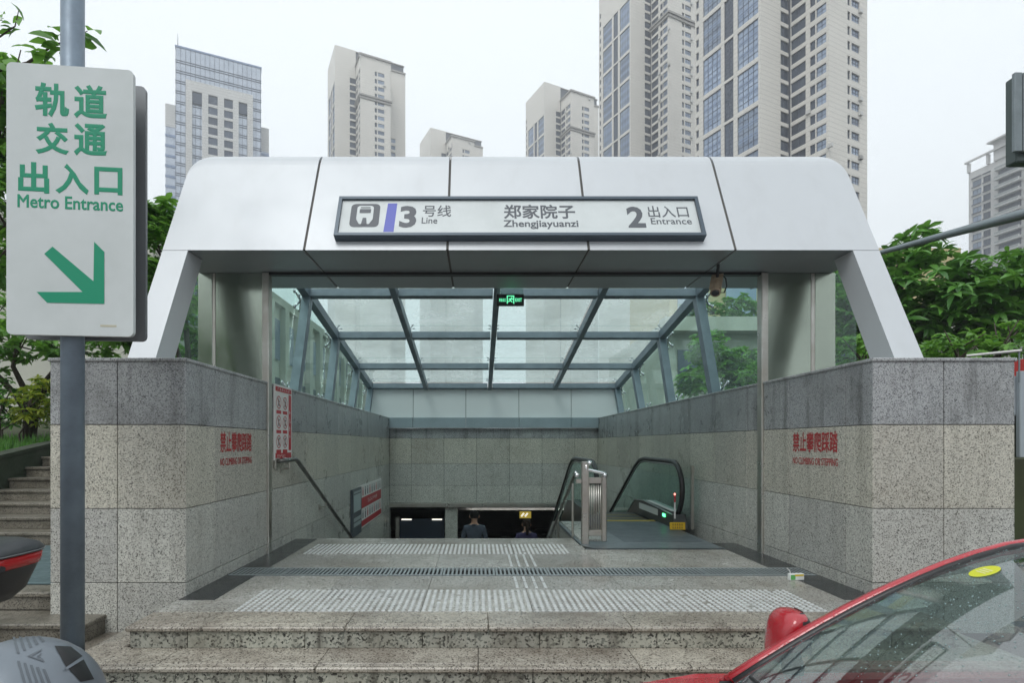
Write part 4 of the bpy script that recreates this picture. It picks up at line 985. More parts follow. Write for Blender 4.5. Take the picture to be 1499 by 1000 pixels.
# ------------------------------------------------------------------ stone steps and garden beside the pillar
sd = thing('garden_steps', None, None, (-5.2, 6, -.3)); sd['kind'] = 'structure'
def sstep(x0, x1, edge, z, back, h=.15):
    put('tread_stone', B().cbox(x0, x1, edge, back, z - .04, z, .008), G_DARKSTEP, sd)
    put('riser_stone', B().cbox(x0 + .01, x1 - .01, edge + .022, edge + .06, z - h, z - .042, .003), G_DARKSTEP, sd)
sstep(-6.85, -3.05, 4.20, -.15, 4.56); sstep(-6.85, -3.53, 4.55, 0, 6.72)
for i in range(7): sstep(-6.85, -3.53, 6.70 + i * .30, .15 + .15 * i, 6.70 + (i + 1) * .30 + .03)
b = B(); b.box(-6.84, -3.06, 4.26, 4.6, -.3, -.19); b.box(-6.84, -3.53, 4.6, 6.75, -.3, -.04)
for i in range(7): b.box(-6.84, -3.53, 6.75 + i * .3, 6.75 + (i + 1) * .3, -.3, .11 + .15 * i)
put('step_core', b, G_DARKSTEP, sd)
TEAL = weathered('teal_grating', (.10, .155, .165), (.07, .11, .115), .5, .2, 4)
for k in range(9): put('landing_slat', B().cbox(-6.2, -3.56, 4.80 + k * .20, 4.80 + k * .20 + .17, .0005, .02, .005), TEAL, sd)
MOSS = weathered('mossy_concrete', (.055, .065, .045), (.025, .04, .02), .85, 0, 2.5, bump=.5)
pw = thing('planter_wall', 'low mossy concrete planter wall edging the garden steps', 'wall', (-7.0, 8, -.3))
put('wall_body', B().prism([(4.4, -.3), (14, -.3), (14, 2.0), (8.69, 1.22), (7.78, 1.08), (6.2, .75), (4.4, .35)], 0, -7.05, -6.86), MOSS, pw)
put('wall_coping', B().bar((-6.955, 6.2, .765), (-6.955, 8.69, 1.235), .24, .05).bar((-6.955, 8.69, 1.235), (-6.955, 14, 2.02), .24, .05), MOSS, pw)
SOIL = weathered('garden_soil', (.045, .06, .02), (.03, .028, .018), .95, 0, 1.5, bump=.6)
b = B(); b.add([(-40, 6.0, .6), (-7.05, 6.0, .6), (-7.05, 9, 1.15), (-7.05, 16, 2.0), (-40, 16, 2.2), (-40, 9, 1.2)], [(0, 1, 2, 5), (5, 2, 3, 4)])
b.add([(-7.05, 8.82, 1.18), (-3.53, 8.82, 1.15), (-3.53, 16, 1.6), (-7.05, 16, 1.99)], [(0, 1, 2, 3)]); b.add([(-40, 16, 2.2), (-3.53, 16, 1.6), (-3.53, 60, 1.8), (-40, 60, 2.4)], [(0, 1, 2, 3)])
struct('garden_ground', b, SOIL)
b = B(); b.add([(4.42, 5.5, 1.1), (40, 5.5, .9), (40, 60, 2), (4.42, 60, 2)], [(0, 1, 2, 3)]); b.add([(4.42, 5.5, -.6), (40, 5.5, -.6), (40, 5.5, .9), (4.42, 5.5, 1.1)], [(0, 1, 2, 3)])
struct('bank_ground', b, SOIL)

# ------------------------------------------------------------------ plants
def leaf(b, base, d, up, L, W, droop=.35):
    """a folded, pointed leaf of 8 faces"""
    d = d.normalized(); s = d.cross(up); s = s.normalized() if s.length > .01 else Vector((1, 0, 0)); n = s.cross(d).normalized(); k = len(b.v)
    for t, w_ in ((0, .06), (.3, .85), (.6, 1.0), (.85, .5), (1.0, .02)):
        c = base + d * L * t - Vector((0, 0, 1)) * droop * L * t * t
        for q in (-1, 0, 1): b.v.append(tuple(c + s * q * W / 2 * w_ + n * (abs(q) * W * .16 * w_)))
    for i in range(4):
        for q in (0, 1): b.f.append((k + i * 3 + q, k + i * 3 + q + 1, k + i * 3 + 4 + q, k + i * 3 + 3 + q)); b.m.append(0)
def whorl(rng, L, W, n=8):
    b = B()
    for i in range(n):
        a = 2 * math.pi * i / n + rng.uniform(-.3, .3); e = rng.uniform(-.15, .6)
        leaf(b, Vector((0, 0, 0)), Vector((math.cos(a), math.sin(a), e)), Vector((0, 0, 1)), L * rng.uniform(.7, 1.1), W * rng.uniform(.8, 1.1), rng.uniform(.2, .6))
    return b
rng = random.Random(5)
WH = {k: [whorl(rng, L, W, n).mesh('leaf_cluster', m, True) for _ in range(5)] for k, L, W, n, m in (('big', .30, .10, 8, LEAF), ('mid', .20, .085, 8, LEAF2), ('small', .12, .05, 9, LEAF), ('fresh', .16, .07, 8, LEAF2), ('yellow', .17, .06, 8, LEAF3))}
def tree(name, label, base, trunks, lobes, kind, nobj, nfill, seed, group=None, cat='tree', scale=1., facing=True, trunk_r=.07):
    """trunk with limbs to every lobe; leaf clusters spread in the lobes' shells (front ones as objects, the rest joined)"""
    rg = random.Random(seed); t = thing(name, label, cat, base, group); P = []
    tb = B(); bx, by, bz = base
    for (cx, cy, cz, rx, ry, rz) in lobes:
        j = Vector((bx + rg.uniform(-.1, .1), by + rg.uniform(-.1, .1), bz + (cz - bz) * rg.uniform(.2, .45)))
        mid = j.lerp(Vector((cx, cy, cz)), .55) + Vector((rg.uniform(-.2, .2), rg.uniform(-.2, .2), .1))
        tb.tube([(bx, by, bz - .3), j, mid, (cx, cy, cz + rz * .4)], [trunk_r, trunk_r * .75, trunk_r * .45, .012], 7)
        for q in range(7):
            e = Vector((cx + rg.uniform(-1, 1) * rx * .8, cy + rg.uniform(-1, 1) * ry * .8, cz + rg.uniform(-.7, .9) * rz)); tb.tube([mid.lerp(Vector((cx, cy, cz)), rg.random()), e], [.018, .006], 5)
    put('trunk', tb, BARK, t, True)
    tot = sum(l[3] * l[5] for l in lobes)
    for l in lobes:
        m = int((nobj + nfill) * l[3] * l[5] / tot)
        for _ in range(m):
            while True:
                v = Vector((rg.uniform(-1, 1), rg.uniform(-1, 1), rg.uniform(-1, 1)))
                if .01 < v.length < 1: break
            v *= (rg.uniform(.55, 1.0) / max(v.length, .001)) if rg.random() < .75 else 1
            v *= rg.uniform(.8, 1.12)
            P.append(Vector((l[0] + v.x * l[3], l[1] + v.y * l[4], l[2] + v.z * l[5])))
    P.sort(key=lambda p: p.y - .25 * p.z)
    fill = B()
    for i, p in enumerate(P):
        me = rg.choice(WH[kind]); s = scale * rg.uniform(.5, 1.15)
        rx, ry, rz = rg.uniform(-.6, .6), rg.uniform(-.6, .6), rg.uniform(0, 6.28)
        if i < nobj:
            o = put('leaf_cluster', me, None, t, loc=tuple(p)); o.rotation_euler = (rx, ry, rz); o.scale = (s, s, s)
        else:
            M_ = Matrix.Translation(p) @ Matrix.Rotation(rz, 4, 'Z') @ Matrix.Rotation(rx, 4, 'X') @ Matrix.Rotation(ry, 4, 'Y') @ Matrix.Scale(s, 4); k = len(fill.v)
            fill.v += [tuple(M_ @ v.co) for v in me.vertices]; fs_ = [tuple(k + q for q in pl.vertices) for pl in me.polygons]; fill.f += fs_; fill.m += [0] * len(fs_)
    if fill.v: put('foliage', fill, WH[kind][0].materials[0], t, True, kind='stuff')
    return t
def lobe(px, py, d, rx, rz, ry=None): x, y, z = at(px, py, d); return (x, y, z, rx, ry or rx * .8, rz)
# right bank: big-leaved evergreens above the wall
tree('evergreen_tree', 'big leaved evergreen tree right beside the leaning canopy leg', (9.4, 12.6, 1.2), 1, [lobe(1335, 430, 12.5, 1.4, 1.25), lobe(1250, 445, 13.5, 1.0, 1.3), lobe(1340, 362, 12.6, .5, .5), lobe(1300, 480, 12.6, 1.1, .8)], 'big', 190, 380, 1, 'evergreens on the bank', scale=1.25)
tree('evergreen_tree', 'wide big leaved evergreen tree at the picture edge above the granite wall', (12.2, 12.2, 1.2), 1, [lobe(1440, 445, 11.8, 1.4, 1.0), lobe(1500, 420, 12, 1.2, 1.1), lobe(1395, 470, 12.2, 1.2, .8), lobe(1560, 450, 12, 1.3, 1.3)], 'big', 190, 380, 2, 'evergreens on the bank', scale=1.25)
tree('evergreen_bush', 'light green bush low behind the leaning canopy leg', (6.6, 8.2, 1.2), 1, [lobe(1245, 520, 8.5, .55, .35), lobe(1400, 512, 8.6, .7, .3), lobe(1490, 500, 8.4, .5, .4)], 'fresh', 90, 120, 3, cat='bush', trunk_r=.03)
# left garden
tree('broadleaf_tree', 'broadleaf tree rising behind the metro direction sign', (-8.3, 8.3, 1.0), 1, [lobe(40, 330, 7, .95, 1.1), lobe(70, 200, 7.2, .7, .7), lobe(-60, 180, 7, .9, 1.0), lobe(10, 120, 6.6, .5, .4)], 'mid', 170, 480, 4, 'garden trees')
tree('broadleaf_tree', 'small leafy tree between the metro sign and the canopy leg', (-5.0, 9.3, 1.2), 1, [lobe(225, 350, 9, .42, .75), lobe(235, 440, 9, .6, .7), lobe(180, 470, 9.4, .8, .6)], 'mid', 140, 380, 5, 'garden trees')
tree('broadleaf_tree', 'shaded tree with bare dark limbs over the garden steps', (-8.6, 10.4, 1.3), 1, [lobe(30, 500, 10, 1.0, .5), lobe(110, 500, 10.6, .9, .5), lobe(-60, 480, 10, 1.2, .9)], 'mid', 120, 250, 6, 'garden trees', trunk_r=.09)
tree('croton_shrub', 'yellow green variegated shrub above the planter wall', (-7.9, 9.4, 1.2), 1, [lobe(45, 595, 9.3, .42, .33), lobe(62, 570, 9.6, .3, .25)], 'yellow', 60, 40, 8, cat='shrub', trunk_r=.02)
tree('garden_shrub', 'dark leafy shrub beside the yellow green shrub', (-8.6, 9.8, 1.2), 1, [lobe(5, 590, 9.8, .45, .5), lobe(85, 600, 10.5, .5, .4)], 'small', 60, 160, 9, cat='shrub', trunk_r=.02)
# near branch that reaches in at the top left, leaf by leaf
nb_ = thing('overhanging_branch', 'leafy branch reaching in behind the top of the sign pole', 'branch', at(-160, 100, 5.2))
bp_ = [at(-160, 130, 5.2), at(-40, 112, 5.1), at(40, 92, 5.0), at(75, 68, 5.0), at(100, 58, 5.0), at(128, 45, 5.0)]
put('twig', B().tube(bp_, [.03, .022, .014, .009, .006, .003], 6), BARK, nb_, True)
put('twig', B().tube([at(-60, 112, 5.1), at(-10, 60, 5.0), at(22, 38, 5.0), at(28, 12, 5)], [.014, .009, .006, .003], 6), BARK, nb_, True)
rg = random.Random(12); LV = []
for i in range(4):
    b = B(); leaf(b, Vector((0, 0, 0)), Vector((1, 0, .1)), Vector((0, 0, 1)), .24, .115, .25 + .1 * i); LV.append(b.mesh('leaf', LEAF2, True))
for i in range(60):
    f = rg.random()
    if i < 44: k_ = min(4, int(f * 5)); p = Vector(bp_[k_]).lerp(Vector(bp_[k_ + 1]), rg.random())
    else: p = Vector(at(*rg.choice([(-10, 60), (22, 38), (28, 15), (10, 45)]), 5.0)) + Vector((rg.uniform(-.06, .06), 0, rg.uniform(-.06, .06)))
    o = put('leaf', rg.choice(LV), None, nb_, loc=tuple(p + Vector((0, rg.uniform(-.08, .08), rg.uniform(-.03, .03)))))
    o.rotation_euler = (rg.uniform(-.9, .9), rg.uniform(-.1, .7), rg.uniform(-2.6, .5) if rg.random() < .6 else rg.uniform(0, 6.28)); s = rg.uniform(.6, 1.1) * (.55 if i >= 44 else 1); o.scale = (s, s, s)
# ground cover
gb = B(); rg = random.Random(2)
for i in range(5200):
    x = rg.uniform(-10.5, -7.1); y = rg.uniform(7.0, 10.5); z = .6 + (y - 6) / 3 * .55 if y < 9 else 1.15 + (y - 9) * .12
    h = rg.uniform(.08, .2); a = rg.uniform(0, 6.28); dx, dy = math.cos(a) * .012, math.sin(a) * .012; lx, ly = rg.uniform(-.06, .06), rg.uniform(-.06, .06)
    gb.add([(x - dx, y - dy, z - .02), (x + dx, y + dy, z - .02), (x + lx, y + ly, z + h)], [(0, 1, 2)])
put('grass', gb, LEAF, None, kind='stuff', label='short grass growing above the planter wall', cat='grass')

# street trees across the road behind the viewpoint: they colour the reflections in steel and glass
for i, (x, y) in enumerate(((-13, -12), (-6.5, -13.5))):
    tree('street_tree', 'street tree across the road, the %s the entrance axis' % ('one farther from', 'one nearer to')[i], (x, y, -.6), 1, [(x, y, 4.6, 2.6, 2.2, 2.2), (x + 1.2, y - .5, 6.2, 1.8, 1.8, 1.4)], 'mid', 0, 260, 50 + i, 'street trees across the road', scale=3.2, trunk_r=.16)
# ------------------------------------------------------------------ towers
def stone_mat(name, c1, c2):
    m = mat(name, c1, .75); n, l, b = nodes(m); g = n.new('ShaderNodeNewGeometry')
    sp = n.new('ShaderNodeSeparateXYZ'); l.new(g.outputs['Position'], sp.inputs[0])
    mo = n.new('ShaderNodeMath'); mo.operation = 'MODULO'; mo.inputs[1].default_value = 1.0; l.new(sp.outputs[2], mo.inputs[0])
    gt_ = n.new('ShaderNodeMath'); gt_.operation = 'LESS_THAN'; gt_.inputs[1].default_value = .12; l.new(mo.outputs[0], gt_.inputs[0])
    f = noise(n, l, g.outputs['Position'], .12, 5); r = ramp(n, [(.35, c1), (.7, c2)]); l.new(f, r.inputs[0])
    l.new(mixc(n, l, r.outputs[0], tuple(c * .80 for c in c2), gt_.outputs[0]), b.inputs['Base Color']); return m
STONE = stone_mat('tower_stone', (.68, .655, .60), (.62, .60, .55)); STONE2 = stone_mat('office_stone', (.60, .60, .58), (.55, .55, .53))
WG1 = weathered('tower_glass_pale', (.42, .50, .62), (.20, .27, .40), .12, .3, .35, var=.45); WG2 = weathered('tower_glass_dark', (.06, .08, .12), (.10, .13, .18), .12, .2, .4, var=.4)
WFR = mat('window_frame_dark', (.07, .085, .12), .5); CORE = mat('tower_core_dark', (.10, .11, .13), .8); CORN = mat('cornice_grey', (.30, .29, .27), .7)  # the core is a plain dark block behind the facade
SPAN = mat('spandrel_blue', (.22, .29, .42), .3)
def window_mesh(w, h, nx, nz, dark=False, spandrel=0):
    """pane with frame bars in a local frame: width along x, height along z, facing -y"""
    b = B(); b.add([(0, 0, 0), (w, 0, 0), (w, 0, h), (0, 0, h)], [(0, 1, 2, 3)], 0); t = .11
    for i in range(nx + 1): x = w * i / nx; b.box(max(0, x - t / 2), min(w, x + t / 2), -.06, -.005, 0, h, 1)
    for i in range(nz + 1): z = h * i / nz; b.box(0, w, -.05, -.004, max(0, z - t / 2), min(h, z + t / 2), 1)
    for i in range(spandrel): z = h * (i + 1) / (spandrel + 1); b.box(0.02, w - .02, -.035, -.003, z - .45, z + .45, 2)
    return b.mesh('window', [WG2 if dark else WG1, WFR, SPAN])
def facade(t, wallb, o, dx, length, H, z0, cols, T=.4, keep=True):
    """o: start corner (x,y); dx: unit direction along the face; outward normal is dx rotated -90 deg.
    cols: (s0, s1, floor height, opening height, sill, mesh, z from, z to)"""
    nx, ny = dx[1], -dx[0]
    def P(s, dn, z): return (o[0] + dx[0] * s + nx * dn, o[1] + dx[1] * s + ny * dn, z)
    def slab(s0, s1, za, zb_):
        v = [P(s, dn, z) for z in (za, zb_) for s, dn in ((s0, 0), (s1, 0), (s1, -T), (s0, -T))]
        wallb.add(v, [(0, 3, 2, 1), (4, 5, 6, 7), (0, 1, 5, 4), (1, 2, 6, 5), (2, 3, 7, 6), (3, 0, 4, 7)])
    cur = 0
    for (s0, s1, fh, oh, sill, me, za, zb_) in cols:
        if s0 > cur: slab(cur, s0, 0, H)
        slab(s0, s1, 0, za); z = za
        while z + fh <= zb_ + .01:
            slab(s0, s1, z, z + sill); slab(s0, s1, z + sill + oh, z + fh)
            q = put('window', me, None, t, loc=P(s0, -T + .12, z + sill)); q.rotation_euler = (0, 0, math.atan2(dx[1], dx[0])); z += fh
        slab(s0, s1, z, H); cur = s1
    if cur < length: slab(cur, length, 0, H)
WM = {}; AIRC = mat('air_conditioner_white', (.55, .55, .53), .6)
def wm(*a):
    if a not in WM: WM[a] = window_mesh(*a)
    return WM[a]
def tower(label, px, D, zlo, zhi, H=167.5):
    """stone residential tower, nearest corner at (px, D); windows are built for the floors in sight"""
    x, y, _ = at(px, 650, D); t = thing('residential_tower', label, 'tower', (x, y, -.6), 'stone residential towers', rot=(0, 0, R(25)), local=True)
    zhi = min(zhi, H - 6); zc = 144.0
    def fl(h): return math.floor(zlo / h) * h
    wb = B(); A = (0, -1)
    # long glazed side (x = 0), seen from the left: runs from y=17 to y=0
    facade(t, wb, (0, 17), (0, -1), 17, H, 0, [(.3, 1.1, 3, 1.7, .8, wm(.8, 1.7, 1, 1, True), fl(9), zhi), (2.3, 7.25, 9, 8.0, .5, wm(4.95, 8.0, 4, 6, False, 2), fl(9), zhi), (8.1, 10.5, 9, 8.4, .3, wm(2.4, 8.4, 2, 9, True), fl(9), zhi), (11.5, 16.5, 9, 8.0, .5, wm(5.0, 8.0, 4, 6, False, 2), fl(9), zhi)])
    facade(t, wb, (.4, 0), (1, 0), 8.3, H, 0, [(5.8, 8.3, 3, 2.2, .4, wm(2.5, 2.2, 2, 1, True), fl(3), H - 9)])
    facade(t, wb, (8.7, -.4), (0, -1), 7.6, H - 7, 0, [(.1, 3.3, 3, 2.1, .5, wm(3.2, 2.1, 2, 1, True), fl(3), H - 9), (4.2, 5.3, 3, 1.9, .6, wm(1.1, 1.9, 1, 1, True), fl(3), H - 9), (5.5, 7.5, 3, 1.9, .6, wm(2.0, 1.9, 2, 2), fl(3), H - 9)])
    facade(t, wb, (8.7, -8.4), (1, 0), 12.6, H - 7, 0, [(6.0, 6.9, 3, 1.8, .6, wm(.9, 1.8, 1, 1, True), fl(3), H - 9), (7.3, 10.0, 3, 1.6, .8, wm(2.7, 1.6, 3, 2), fl(3), H - 9)])
    facade(t, wb, (21.7, 0), (1, 0), 8.3, H - 4, 0, [(1.5, 4.2, 3, 1.8, .6, wm(2.7, 1.6, 3, 2), fl(3), H - 30)])
    put('stone_wall', wb, STONE, t)
    put('core', B().box(.4, 29.6, .4, 17, 0, H - .5).box(9.1, 20.9, -8.0, .4, 0, H - 7.5), CORE, t)
    put('far_wall', B().box(30, 30.4, 0, 17, 0, H - 4).box(21.3, 21.7, -8.0, 0, 0, H - 7.2), STONE, t)
    rf = put('roof', B().box(.05, 29.9, .05, 16.9, H - .5, H - .1).box(8.8, 21.2, -8.3, .04, H - 7.4, H - 7.05), CORN, t)
    for z, e in ((H - 7.0, .5), (zc, .6), (zc - 1.0, .35)):
        put('cornice', B().box(8.7 - e, 21.3 + e, -8.4 - e, -8.4 + .2, z, z + .7).box(8.7 - e, 8.7 + .2, -8.2, -.1, z, z + .7), CORN, t)
    rg_ = random.Random(int(px))
    for k in range(26 if D < 200 else 8):
        z = fl(3) + 3 * rg_.randint(0, int((zhi - fl(3)) / 3)) + .1
        if rg_.random() < .5: put('air_conditioner', B().box(18.2, 19.2, -8.85, -8.42, z, z + .75), AIRC, t)
        else: q = rg_.choice((3.55, 8.0)); put('air_conditioner', B().box(8.25, 8.68, -.4 - q - .9, -.4 - q, z, z + .75), AIRC, t)
    put('cornice', B().box(21.8, 30.4, -.4, .2, H - 4.0, H - 3.3), CORN, t)
    return t
tower('tallest looking stone tower nearest the right, with bays and window banks', 1113, 111, 40, 125)
tower('stone tower standing between the nearest tower and the small distant one', 923, 183, 84, 167)
tower('distant stone tower just left of the tall pair', 797, 248, 110, 167)
tower('distant stone tower left of centre above the canopy', 490, 225, 105, 167)
tower('most distant stone tower whose top barely clears the canopy', 630, 284, 140, 167)
# office tower with glass corners
x, y, _ = at(257, 650, 190); of = thing('office_tower', 'office tower with blue glass corners and stone frame behind the metro sign', 'tower', (x, y, -.6), rot=(0, 0, R(24)), local=True)
H = 141.
CURT = weathered('curtain_glass', (.50, .55, .62), (.38, .43, .50), .12, .3, .25)
put('glass_core', B().box(0, 27.8, 0, 22, 0, H), CURT, of)
put('side_wing', B().box(-3.4, -.01, 3, 20, 0, H - 27), CURT, of); put('side_wing', B().box(27.81, 30.6, 3, 20, 0, H - 29), CURT, of); put('wing_cap', B().box(-3.45, -.02, 2.9, 20, H - 27, H - 19), STONE2, of); put('wing_cap', B().box(27.82, 30.7, 2.9, 20, H - 29, H - 20), STONE2, of)
z = 78.
while z < H - 2:
    for e in (0, .75): put('floor_band', B().box(-.12, 27.92, -.12, -.01, z + e, z + e + .22), WFR, of); 
    if z < H - 30:
        put('floor_band', B().box(-3.5, -.05, 2.85, 2.99, z, z + .9), SPAN, of); put('floor_band', B().box(27.95, 30.7, 2.85, 2.99, z, z + .9), SPAN, of)
    z += 3.6
for i in range(19): put('mullion', B().box(i * 1.53, i * 1.53 + .12, -.10, -.012, 70, H), WFR, of)
sw = B()
for a, c in ((3.2, 5.2), (8.3, 10.3), (13.3, 15.4), (18.3, 20.2), (23.1, 25.0)): sw.box(a, c, -.9, -.13, 0, H - 14.6)
sw.box(3.2, 25.0, -.9, -.13, H - 14.6, H - 11); put('stone_frame', sw, STONE2, of)
k = 0; z = 80.
while z < H - 18:
    for a in (10.3, 15.4):
        put('window', wm(3.0 if a < 12 else 2.9, 2.6, 2, 1, True), None, of, loc=(a, -.55, z))
        put('spandrel', B().box(a, a + 2.95, -.8, -.14, z + 2.6, z + 3.6), STONE2, of)
    z += 3.6
for a, wd in ((5.2, 3.1), (10.3, 3.0), (15.4, 2.9), (20.2, 2.9)): put('dark_loggia', B().box(a + .02, a + wd - .02, -.5, -.14, H - 18.6 if a in (5.2, 20.2) else H - 20, H - 14.7), WG2, of)
put('parapet', B().box(-.2, 28.0, -.2, 22, H, H + .6), SPAN, of); put('mast', B().tube([(.6, 1, H), (.6, 1, H + 5.5)], [.16, .06], 6), WFR, of)
# apartment block on the right
x, y, _ = at(1418, 650, 185); ap = thing('apartment_block', 'weathered apartment block with stacked balconies beyond the trees', 'building', (x, y, -.6), rot=(0, 0, R(-80)), local=True)
# local x runs towards the camera along the balcony side (faces left of it = -y)
APC = weathered('apartment_render', (.62, .62, .61), (.52, .52, .51), .85, 0, .2); APB = weathered('balcony_render', (.60, .61, .60), (.5, .51, .5), .85, 0, .5)
HB = 94.; wb = B()
fz = 40
facade(ap, wb, (0, 0), (1, 0), 26, HB, 0, [(1.2, 4.0, 3, 1.9, .7, wm(2.8, 1.9, 2, 1), fz, HB - 2), (4.5, 6.8, 3, 1.9, .7, wm(2.3, 1.9, 2, 1, True), fz, HB - 2), (9.0, 15.5, 3, 2.3, .5, wm(6.5, 2.3, 4, 1, True), fz, HB - 2), (17.5, 24, 3, 2.3, .5, wm(6.5, 2.3, 4, 1, True), fz, HB - 2)])
put('rendered_wall', wb, APC, ap); put('core', B().box(.1, 25.9, .4, 16, 0, HB - .2), APC, ap)
z = 39.5
while z < HB - 3:
    for a in (8.6, 17.1):
        bl_ = put('balcony', B().box(a, a + 7.3, -1.4, -.02, z - .2, z).box(a, a + 7.3, -1.4, -1.28, z, z + .95).box(a, a + .12, -1.28, -.02, z, z + .95), APB, ap)
        put('railing', B().box(a + .3, a + 7.0, -1.46, -1.41, z + .3, z + .85), mat('balcony_rail_grey', (.30, .33, .33), .5), bl_)
    for a in (1.0, 4.4): put('window_grille', B().box(a + .1, a + 2.9 - (a > 2) * .5, -.35, -.02, z + .9, z + 1.15), WFR, ap)
    z += 3.0
put('roof_frame', B().box(-.5, 26, -1.2, -.6, HB + 3.2, HB + 3.8).box(0, .6, -.8, .2, HB, HB + 3.2).box(6, 6.6, -.8, .2, HB, HB + 3.2).box(12, 12.6, -.8, .2, HB, HB + 3.2).box(8, 14, -.5, 6, HB, HB + 6).box(7, 16, -2, 7, HB + 6, HB + 6.5), APC, ap)

# ------------------------------------------------------------------ low buildings seen through the side glazing
lb = thing('pilastered_building', 'pale low building with tall pilasters seen through the side glass', 'building', (-9, 28, 1.6))
PALEY = weathered('cream_render', (.50, .50, .43), (.42, .43, .37), .8, 0, .6)
put('wall', B().box(-16, -9, 15, 46, 1, 7.4), PALEY, lb); put('parapet', B().box(-16.2, -8.75, 14.8, 46.2, 7.4, 7.75), PALEY, lb)
for k in range(17):
    y = 15.6 + k * 1.8
    put('pilaster', B().box(-8.99, -8.72, y, y + .5, 1, 7.39), PALEY, lb)
    put('window', B().box(-8.99, -8.93, y + .62, y + 1.68, 2.2, 4.2), WG2, lb); put('window', B().box(-8.99, -8.93, y + .62, y + 1.68, 5.0, 6.8), WG1, lb)
rb_ = thing('terraced_building', 'cream terraced building with planted ledge seen through the glass near the camera bracket', 'building', (13, 26, 1.6))
put('wall', B().box(8.2, 24, 24, 34, 1, 6.6), PALEY, rb_); put('ledge', B().box(8.0, 24.2, 23.2, 24, 6.1, 6.7), PALEY, rb_); put('upper_wall', B().box(9.5, 24, 27, 34, 6.6, 11), mat('ochre_render', (.50, .42, .24), .8), rb_)
for k in range(5): put('window', B().box(8.8 + k * 2.2, 10.2 + k * 2.2, 23.93, 23.99, 3.6, 5.4), WG2, rb_)
for k in range(5): put('window', B().box(9.9 + k * 2.4, 11.4 + k * 2.4, 26.93, 26.99, 7.6, 9.6), WG1, rb_)
tree('terrace_planting', 'green shrubs growing along the terrace ledge behind glass', (11.5, 24, 6.4), 1, [(9.6, 23.8, 7.0, 1.0, .5, .6), (11.4, 23.8, 7.1, 1.0, .5, .7), (13.2, 23.8, 7.0, 1.0, .5, .6)], 'mid', 60, 200, 31, cat='shrub', scale=1.5, trunk_r=.03)
tree('courtyard_tree', 'small bright tree seen through the side glass by the escalator', (9.2, 18.5, 1.6), 1, [lobe(1085, 540, 18.5, .9, .8), lobe(1040, 520, 18.5, .8, .9), lobe(1010, 560, 18, .6, .5)], 'mid', 80, 260, 32, cat='tree', scale=1.5)
tree('courtyard_tree', 'bushy tree seen through the glass nearest the shutter post', (9.0, 13.5, 1.6), 1, [lobe(1105, 560, 13.5, .5, .5), lobe(1180, 480, 13.0, .8, 1.0), lobe(1240, 470, 13.0, .8, 1.0)], 'mid', 80, 260, 33, cat='tree', scale=1.2)
tree('courtyard_tree', 'leafy tree seen through the narrow glass beside the steel screen', (-5.2, 12.5, 1.5), 1, [lobe(300, 470, 12, .7, 1.0), lobe(270, 520, 12, .8, .8), lobe(350, 490, 12.5, .6, .8)], 'mid', 80, 220, 34, cat='tree', scale=1.2)

# ------------------------------------------------------------------ road gantry at the right
gy = thing('road_gantry', 'grey steel gantry arm slanting across the sky at the right', 'gantry', (10.2, 4.3, -.6))
p0 = Vector(at(1499, 313, 8)); p1 = Vector(at(1288, 370, 9.65)); dv = (p0 - p1).normalized(); pe = p0 + dv * 4.3
GS = weathered('gantry_steel', (.22, .255, .27), (.17, .20, .21), .4, .4, 4)
put('arm', B().tube([p1 - dv * 2.5, p1, p0, pe], [.035, .042, .08, .12], 12), GS, gy, True); put('column', B().tube([(pe.x, pe.y, -.6), (pe.x, pe.y, 6.8)], [.2, .14], 14), GS, gy, True)
x0, _, z1 = at(1484, 106, 8.3); z0 = at(1472, 222, 8.3)[2]
for k in range(4): put('panel_slat', B().cbox(x0 + k * .135, x0 + k * .135 + .12, 8.28, 8.34, z0, z1, .01), GS, gy)
put('panel_case', B().cbox(x0 + .10, x0 + .9, 8.36, 8.55, z0 - .12, z1 + .02, .02), mat('gantry_dark', (.06, .085, .08), .5), gy)
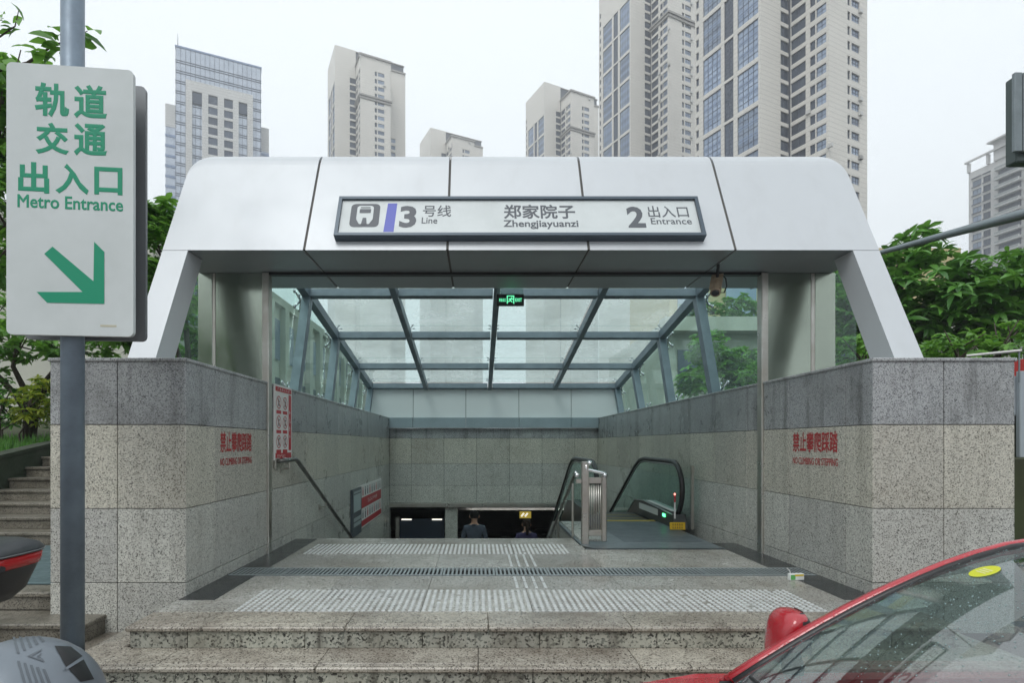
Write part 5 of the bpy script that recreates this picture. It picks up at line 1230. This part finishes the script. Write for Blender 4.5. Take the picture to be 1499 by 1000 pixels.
put('panel_bracket', B().bar((x0 + .4, 8.45, z0 - .1), tuple(p0 + dv * .35), .08, .08), GS, gy)
# parapet, pipe rail and red cart behind the granite wall on the right
pp = thing('grey_parapet', 'grey metal parapet panel behind the end of the granite wall', 'parapet', (6.2, 6.1, 0))
gx = at(1484, 600, 6.0)[0]
put('panel', B().cbox(gx - .3, gx + 2.5, 6.0, 6.08, 1.56, 2.0, .01), mat('parapet_grey', (.33, .37, .40), .5), pp); put('post', B().cbox(gx + .02, gx + .10, 5.95, 6.0, 1.1, 2.05, .006), MATS['parapet_grey'], pp); put('panel_foot', B().cbox(gx - .3, gx + 2.5, 6.05, 6.12, 1.0, 1.5, .01), MOSS, pp)
pr = thing('pipe_rail', 'thin pale pipe rail lying along the wall top', 'rail', (6, 5.8, 2.2))
put('pipe', B().tube([at(1415, 521, 6.2), at(1496, 513, 5.9)], .014, 8), PALE, pr); put('pipe_post', B().tube([at(1492, 514, 5.92), at(1492, 560, 5.92)], .008, 8), GS, pr)
rc = thing('red_cart', 'red painted cart hood just showing at the right edge', 'cart', (6.6, 6.5, 1.1))
cx_ = at(1487, 530, 6.5)[0]
put('hood', B().prism([(cx_, 1.98), (cx_ + .05, 2.26), (cx_ + .9, 2.30), (cx_ + 1.0, 1.98)], 1, 6.4, 7.2), mat('cart_red', (.45, .02, .015), .4), rc)
put('body', B().cbox(cx_ + .02, cx_ + 1.0, 6.42, 7.2, 1.1, 1.97, .02), BLACK, rc)

# ------------------------------------------------------------------ damp air
hz = B().box(-710, 710, -710, 710, -5.5, 172)
hm = bpy.data.materials.new('haze_air'); hm.use_nodes = True; hn = hm.node_tree.nodes; hn.remove(hn['Principled BSDF'])
pv_ = hn.new('ShaderNodeVolumePrincipled'); pv_.inputs['Color'].default_value = (.96, .98, 1, 1); pv_.inputs['Density'].default_value = HAZE
hm.node_tree.links.new(pv_.outputs[0], hn['Material Output'].inputs['Volume'])
put('haze', hz, hm, None, kind='stuff', label='thin damp haze filling the air of the whole place', cat='haze')
